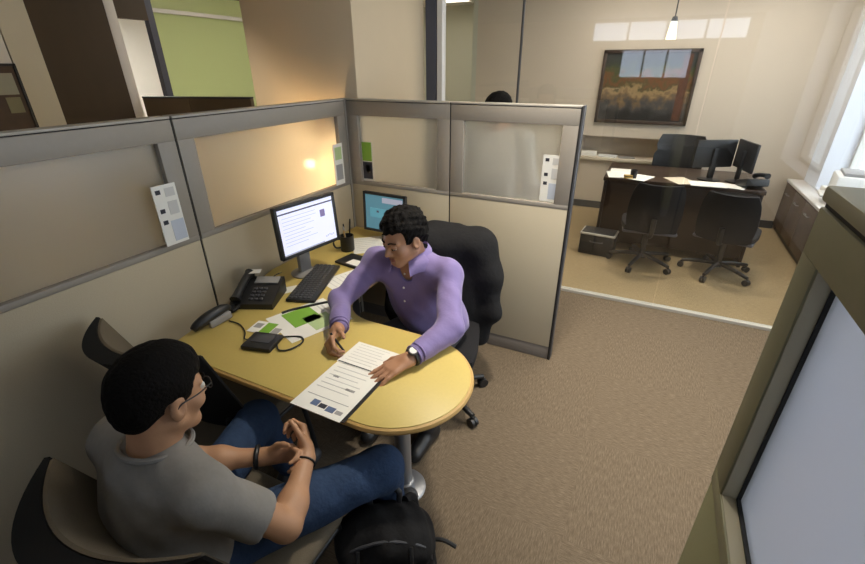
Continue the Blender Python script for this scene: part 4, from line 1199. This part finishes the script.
# ---------------------------------------------------------------- the man in grey
def man_grey():
    root = thing('person', 'man in a grey t-shirt and jeans sitting with clasped hands, back to the viewer', 'person', (0, 0, 0))
    P, C, N = (.840, -2.10, .525), (.852, -2.115, .735), (.858, -2.082, .922)
    SL, SR = (.682, -2.085, .855), (1.030, -2.095, .840)
    EL, WL = (.735, -1.93, .645), (.890, -1.815, .622)
    ER, WR = (1.118, -1.960, .605), (1.032, -1.772, .632)
    HC, HF = (.880, -2.035, 1.058), (.03, .98, -.20)
    HL, KL, AL = (.765, -2.05, .520), (.665, -1.64, .535), (.62, -1.50, .12)
    HR, KR, AR = (.925, -2.05, .520), (1.222, -1.615, .525), (1.17, -1.50, .12)
    F = Field((.44, -2.36, .03), (1.42, -1.26, 1.26), .0048)
    torso(F, P, C, N, SL, SR, -.006)
    T, R = head(F, HC, HF, N)
    F.chain((SL, EL, WL), (.048, .040, .027), .02); F.chain((SR, ER, WR), (.050, .043, .029), .02)
    F.ell(V(ER).lerp(V(WR), .3), (.045, .045, .043), None, .03)
    F.ell(V(EL).lerp(V(WL), .3), (.042, .042, .040), None, .03)
    leg(F, HL, KL, AL, -.010); leg(F, HR, KR, AR, -.010)
    hand(F, V(WR) + V((-.010, .020, .006)), (-.62, .66, .42), (-.70, -.70, -.10), 1, 1.1, .02, size=.95, thumb_curl=.25)
    hand(F, V(WL) + V((.010, .006, .002)), (.86, .46, .10), (.46, -.86, .0), -1, .95, .03, thumb_curl=.25)
    F.build('body', M['skin1'], root)
    face_bits(T, R, root, M['lip1'])
    hair('hair', T, R, HC, M['hair'], root, vol=1.0, low=-.075, front=.056, sides=.004)
    g = MB()
    for s in (-1, 1):
        g.tube([T(s * .031 + .019 * math.cos(2 * PI * i / 16), .101 - .004 * abs(math.cos(2 * PI * i / 16)), -.002 + .015 * math.sin(2 * PI * i / 16)) for i in range(16)], .0016, n=6, closed=True, smooth=2)
        g.tube([T(s * .050, .096, .004), T(s * .076, .04, .006), T(s * .083, -.006, .004), T(s * .082, -.022, -.012)], .0019, n=6)
    g.tube([T(-.012, .101, .004), T(0, .107, .006), T(.012, .101, .004)], .0016, n=6)
    g.build('glasses', M['black'], root)
    # t-shirt
    F = Field((.48, -2.36, .38), (1.32, -1.78, 1.04), .0055)
    torso(F, P, C, N, SL, SR, .014)
    F.cone(V(C) + V((0, .01, -.1)), V(P) + V((0, .0, .02)), .150, .165, .05)
    for S_, E_ in ((SL, EL), (SR, ER)):
        e = V(S_).lerp(V(E_), .62)
        F.cone(S_, e, .066, .066, .03)
        d = (V(E_) - V(S_)).normalized()
        F.cone(e + d * .085, e + d * .115, .10, .10, .008, True)
    wrinkle(F, .0048, .9, .6); wrinkle(F, .0035, 1.7, 2.2)
    F.every(lambda D, X, Y, Z: np.maximum(D, .445 - Z + 0 * X))
    F.build('t_shirt', M['tee'], root)
    nb = MB(); Nv = V(N)
    nb.tube([Nv + V((.082 * math.cos(2 * PI * i / 28), .078 * math.sin(2 * PI * i / 28) + .004, .004 - .020 * math.sin(2 * PI * i / 28))) for i in range(28)], .0075, n=8, closed=True, smooth=2)
    nb.build('neckband', M['tee'], root)
    # jeans
    F = Field((.44, -2.30, .06), (1.42, -1.32, .70), .006)
    F.ell(P, (.178, .128, .12), None, .04)
    leg(F, HL, KL, AL, .014); leg(F, HR, KR, AR, .014)
    wrinkle(F, .0045, 1.1, 2.0)
    F.every(lambda D, X, Y, Z: np.maximum(D, .08 - Z + 0 * X))
    F.build('jeans', M['jeans'], root)
    shoe('shoe', AL, V(AL) + V((0, .2, 0)), M['dark_grey'], root); shoe('shoe', AR, V(AR) + V((0, .2, 0)), M['dark_grey'], root)
    def wristband(name, w, d, r, th, m):
        w, d = V(w), V(d).normalized(); x = d.cross(V((0, 0, 1))).normalized(); z = x.cross(d)
        return MB().tube([w + x * math.cos(2 * PI * i / 20) * r + z * math.sin(2 * PI * i / 20) * r for i in range(20)], th, n=8, closed=True, smooth=2).build(name, m, root)
    dl_ = (V(WL) - V(EL)).normalized(); dr_ = (V(WR) - V(ER)).normalized()
    wbl = wristband('wristwatch', V(WL) - dl_ * .02, dl_, .032, .0085, M['black'])
    wristband('bracelet', V(WR) - dr_ * .010, dr_, .033, .0032, M['black'])
    return root
man_grey()

# ---------------------------------------------------------------- somebody behind the back partition
def passer():
    root = thing('person', 'person behind the partition with only the top of dark hair showing', 'person', (0, 0, 0))
    x, y = .915, .42
    HC = (x, y, 1.505)
    P, C, N = (x, y, .90), (x, y + .01, 1.22), (x, y + .01, 1.41)
    SL, SR = (x - .18, y + .01, 1.34), (x + .18, y + .01, 1.34)
    F = Field((x - .36, y - .2, .02), (x + .36, y + .25, 1.72), .010)
    torso(F, P, C, N, SL, SR, -.004); T, R = head(F, HC, (.2, 1, 0), N)
    for s, S_ in ((-1, SL), (1, SR)):
        F.chain((S_, (x + s * .25, y + .02, 1.07), (x + s * .24, y + .08, .84)), (.045, .036, .026), .02)
        hand(F, (x + s * .24, y + .085, .825), (0, .2, -1), (-s, 0, 0), s, .3)
        leg(F, (x + s * .09, y, .86), (x + s * .10, y, .48), (x + s * .10, y - .01, .09), -.01)
    F.build('body', M['skin1'], root)
    hair('hair', T, R, HC, M['hair'], root, h=.006, curl=.003, vol=1.0)
    F = Field((x - .36, y - .2, .8), (x + .36, y + .2, 1.5), .010)
    torso(F, P, C, N, SL, SR, .012)
    for s, S_ in ((-1, SL), (1, SR)):
        F.chain((S_, (x + s * .25, y + .02, 1.07), (x + s * .24, y + .075, .86)), (.062, .052, .040), .03)
    F.every(lambda D, X, Y, Z: np.maximum(D, .86 - Z + 0 * X))
    F.build('shirt', M['grey_plastic'], root)
    F = Field((x - .3, y - .2, .03), (x + .3, y + .2, 1.02), .010)
    F.ell(P, (.176, .126, .12), None, .04)
    for s in (-1, 1):
        leg(F, (x + s * .09, y, .86), (x + s * .10, y, .48), (x + s * .10, y - .01, .09), .012)
    F.build('trousers', M['trousers'], root)
    for s in (-1, 1):
        shoe('shoe', (x + s * .10, y - .01, .09), (x + s * .10, y + .2, .09), M['black'], root)
passer()

# ================================================================== JACKET AND BACKPACK
def jacket():
    ca, sa = math.cos(chair_rz), math.sin(chair_rz)
    w = V((ca, sa, 0)); f = V((-sa, ca, 0))          # chair right and forward
    o = CH
    def L(x, y, z): return o + w * x + f * y + V((0, 0, z))
    R = np.array([[w.x, f.x, 0], [w.y, f.y, 0], [0, 0, 1]])
    lo = [min(o.x - .5, o.x + .5), o.y - .25, .18]; hi = [o.x + .5, o.y + .62, 1.16]
    F = Field(lo, hi, .007)
    F.box(L(0, -.275, .66), (.235, .115, .30), .08, R, .05)
    F.cone(L(-.19, -.27, .90), L(.19, -.27, .90), .085, k=.05)
    F.cone(L(-.06, -.31, .955), L(.07, -.31, .955), .040, k=.05)
    for s in (-1, 1):
        F.chain((L(s * .21, -.25, .89), L(s * .262, -.22, .72), L(s * .268, -.20, .50), L(s * .235, -.19, .34)), (.078, .074, .064, .050), .05)
        F.cone(L(s * .20, -.31, .66), L(s * .17, -.33, .32), .085, .065, .05)
    F.box(L(0, -.35, .48), (.20, .05, .18), .04, R, .05)
    F.every(lambda D, X, Y, Z: D + .010 * np.sin(34 * (X * .94 - Y * .35) + 5 * np.sin(4 * Z) + 9 * Z) * np.clip((1.0 - Z) * 2, .2, 1) + wr(X, Y, Z, .006, .8, 1.0))
    j = F.build('jacket', M['jacket'], None, 2)
    tag(j, 'black jacket draped over the back of the chair of the man in lilac', 'jacket')
    return j
jacket()

def backpack():
    t = thing('backpack', 'black backpack standing on the carpet beside the desk foot', 'backpack', (1.285, -1.715, 0), .55)
    F = Field((-.26, -.24, -.01), (.26, .24, .50), .007)
    F.box((0, .0, .20), (.165, .11, .195), .08, None, .04)
    F.ell((0, .0, .34), (.14, .10, .095), None, .05)
    F.every(lambda D, X, Y, Z: np.maximum(D + .009 * np.sin(26 * X + 18 * Z) * np.sin(30 * Z + 7 * Y) + .004 * np.sin(70 * X - 45 * Z + 30 * Y), .002 - Z + 0 * X))
    F.build('main_bag', M['jacket'], t)
    F = Field((-.2, -.25, -.01), (.2, -.02, .34), .007)
    F.box((0, -.125, .14), (.125, .05, .125), .045, None, .03)
    F.every(lambda D, X, Y, Z: np.maximum(D + .004 * np.sin(40 * X + 22 * Z), .002 - Z + 0 * X))
    F.build('front_pocket', M['black_soft'], t)
    MB().tube([(-.12, -.155, .20), (-.10, -.178, .235), (0, -.182, .25), (.10, -.178, .235), (.12, -.155, .20)], .0045, n=8).build('zipper', M['dark_grey'], t)
    MB().tube([(-.155, -.05, .25), (-.13, -.07, .36), (0, -.075, .415), (.13, -.07, .36), (.155, -.05, .25)], .0055, n=8).build('zipper', M['dark_grey'], t)
    MB().tube([(-.05, .07, .405), (-.045, .085, .455), (.045, .085, .455), (.05, .07, .405)], .011, n=10).build('carry_handle', M['black'], t)
    for s in (-1, 1):
        MB().tube([(s * .07, .085, .39), (s * .10, .135, .34), (s * .115, .155, .2), (s * .13, .12, .06)], .017, n=10).build('shoulder_strap', M['black_soft'], t)
    for x_ in (-.085, .085):
        MB().tube([(x_, -.09, .40), (x_, -.135, .33), (x_, -.178, .22), (x_, -.182, .10), (x_, -.15, .03)], .006, n=8).build('compression_strap', M['black'], t)
    MB().box((0, -.176, .14), (.10, .012, .07), .005).build('patch_pocket', M['dark_grey'], t)
    MB().tube([(.15, .02, .26), (.20, .01, .265), (.245, -.01, .25)], .008, n=8).build('side_strap', M['black'], t)
    MB().tube([(.15, -.06, .10), (.195, -.08, .09), (.215, -.10, .06)], .008, n=8).build('side_strap', M['black'], t)
backpack()

# ================================================================== LIGHT AND CAMERA
w = bpy.data.worlds.new('sky'); S.world = w; w.use_nodes = True
bg = w.node_tree.nodes['Background']
bg.inputs[0].default_value = (.80, .88, 1.0, 1); bg.inputs[1].default_value = 3.5
def portal(loc, rot, sx, sy):
    l = bpy.data.lights.new('window_portal', 'AREA'); l.shape = 'RECTANGLE'; l.size = sx; l.size_y = sy
    l.cycles.is_portal = True
    o = bpy.data.objects.new('window_portal', l); o.location = loc; o.rotation_euler = rot; COL.objects.link(o)
for y0, y1 in wins:
    portal((3.79, (y0 + y1) / 2, 1.535), (0, PI / 2, 0), 1.8, y1 - y0)
portal((1.65, -8.19, 2.2), (-PI / 2, 0, PI), 3.3, 1.0)

cam = bpy.data.cameras.new('camera'); co = bpy.data.objects.new('camera', cam); COL.objects.link(co)
f_px, pitch, roll, yaw = 434.05, .46, -.0041, -.455
cam.sensor_width = 36; cam.sensor_fit = 'HORIZONTAL'; cam.lens = f_px / 865 * 36
cam.clip_start = .02
fw = V((math.sin(yaw) * math.cos(pitch), math.cos(yaw) * math.cos(pitch), -math.sin(pitch)))
r = V((math.cos(yaw), -math.sin(yaw), 0)); u = r.cross(fw)
r2 = r * math.cos(roll) + u * math.sin(roll); u2 = u * math.cos(roll) - r * math.sin(roll)
co.matrix_world = Matrix(((r2.x, u2.x, -fw.x, 1.8522), (r2.y, u2.y, -fw.y, -2.4985), (r2.z, u2.z, -fw.z, 1.7819), (0, 0, 0, 1)))
S.camera = co
S.cycles.max_bounces = 10; S.cycles.transparent_max_bounces = 16; S.cycles.transmission_bounces = 8; S.cycles.diffuse_bounces = 5
S.cycles.caustics_reflective = False; S.cycles.caustics_refractive = True
S.view_settings.view_transform = 'Standard'; S.view_settings.look = 'None'; S.view_settings.gamma = 1
S.view_settings.use_curve_mapping = False
S.view_settings.exposure = 0.3
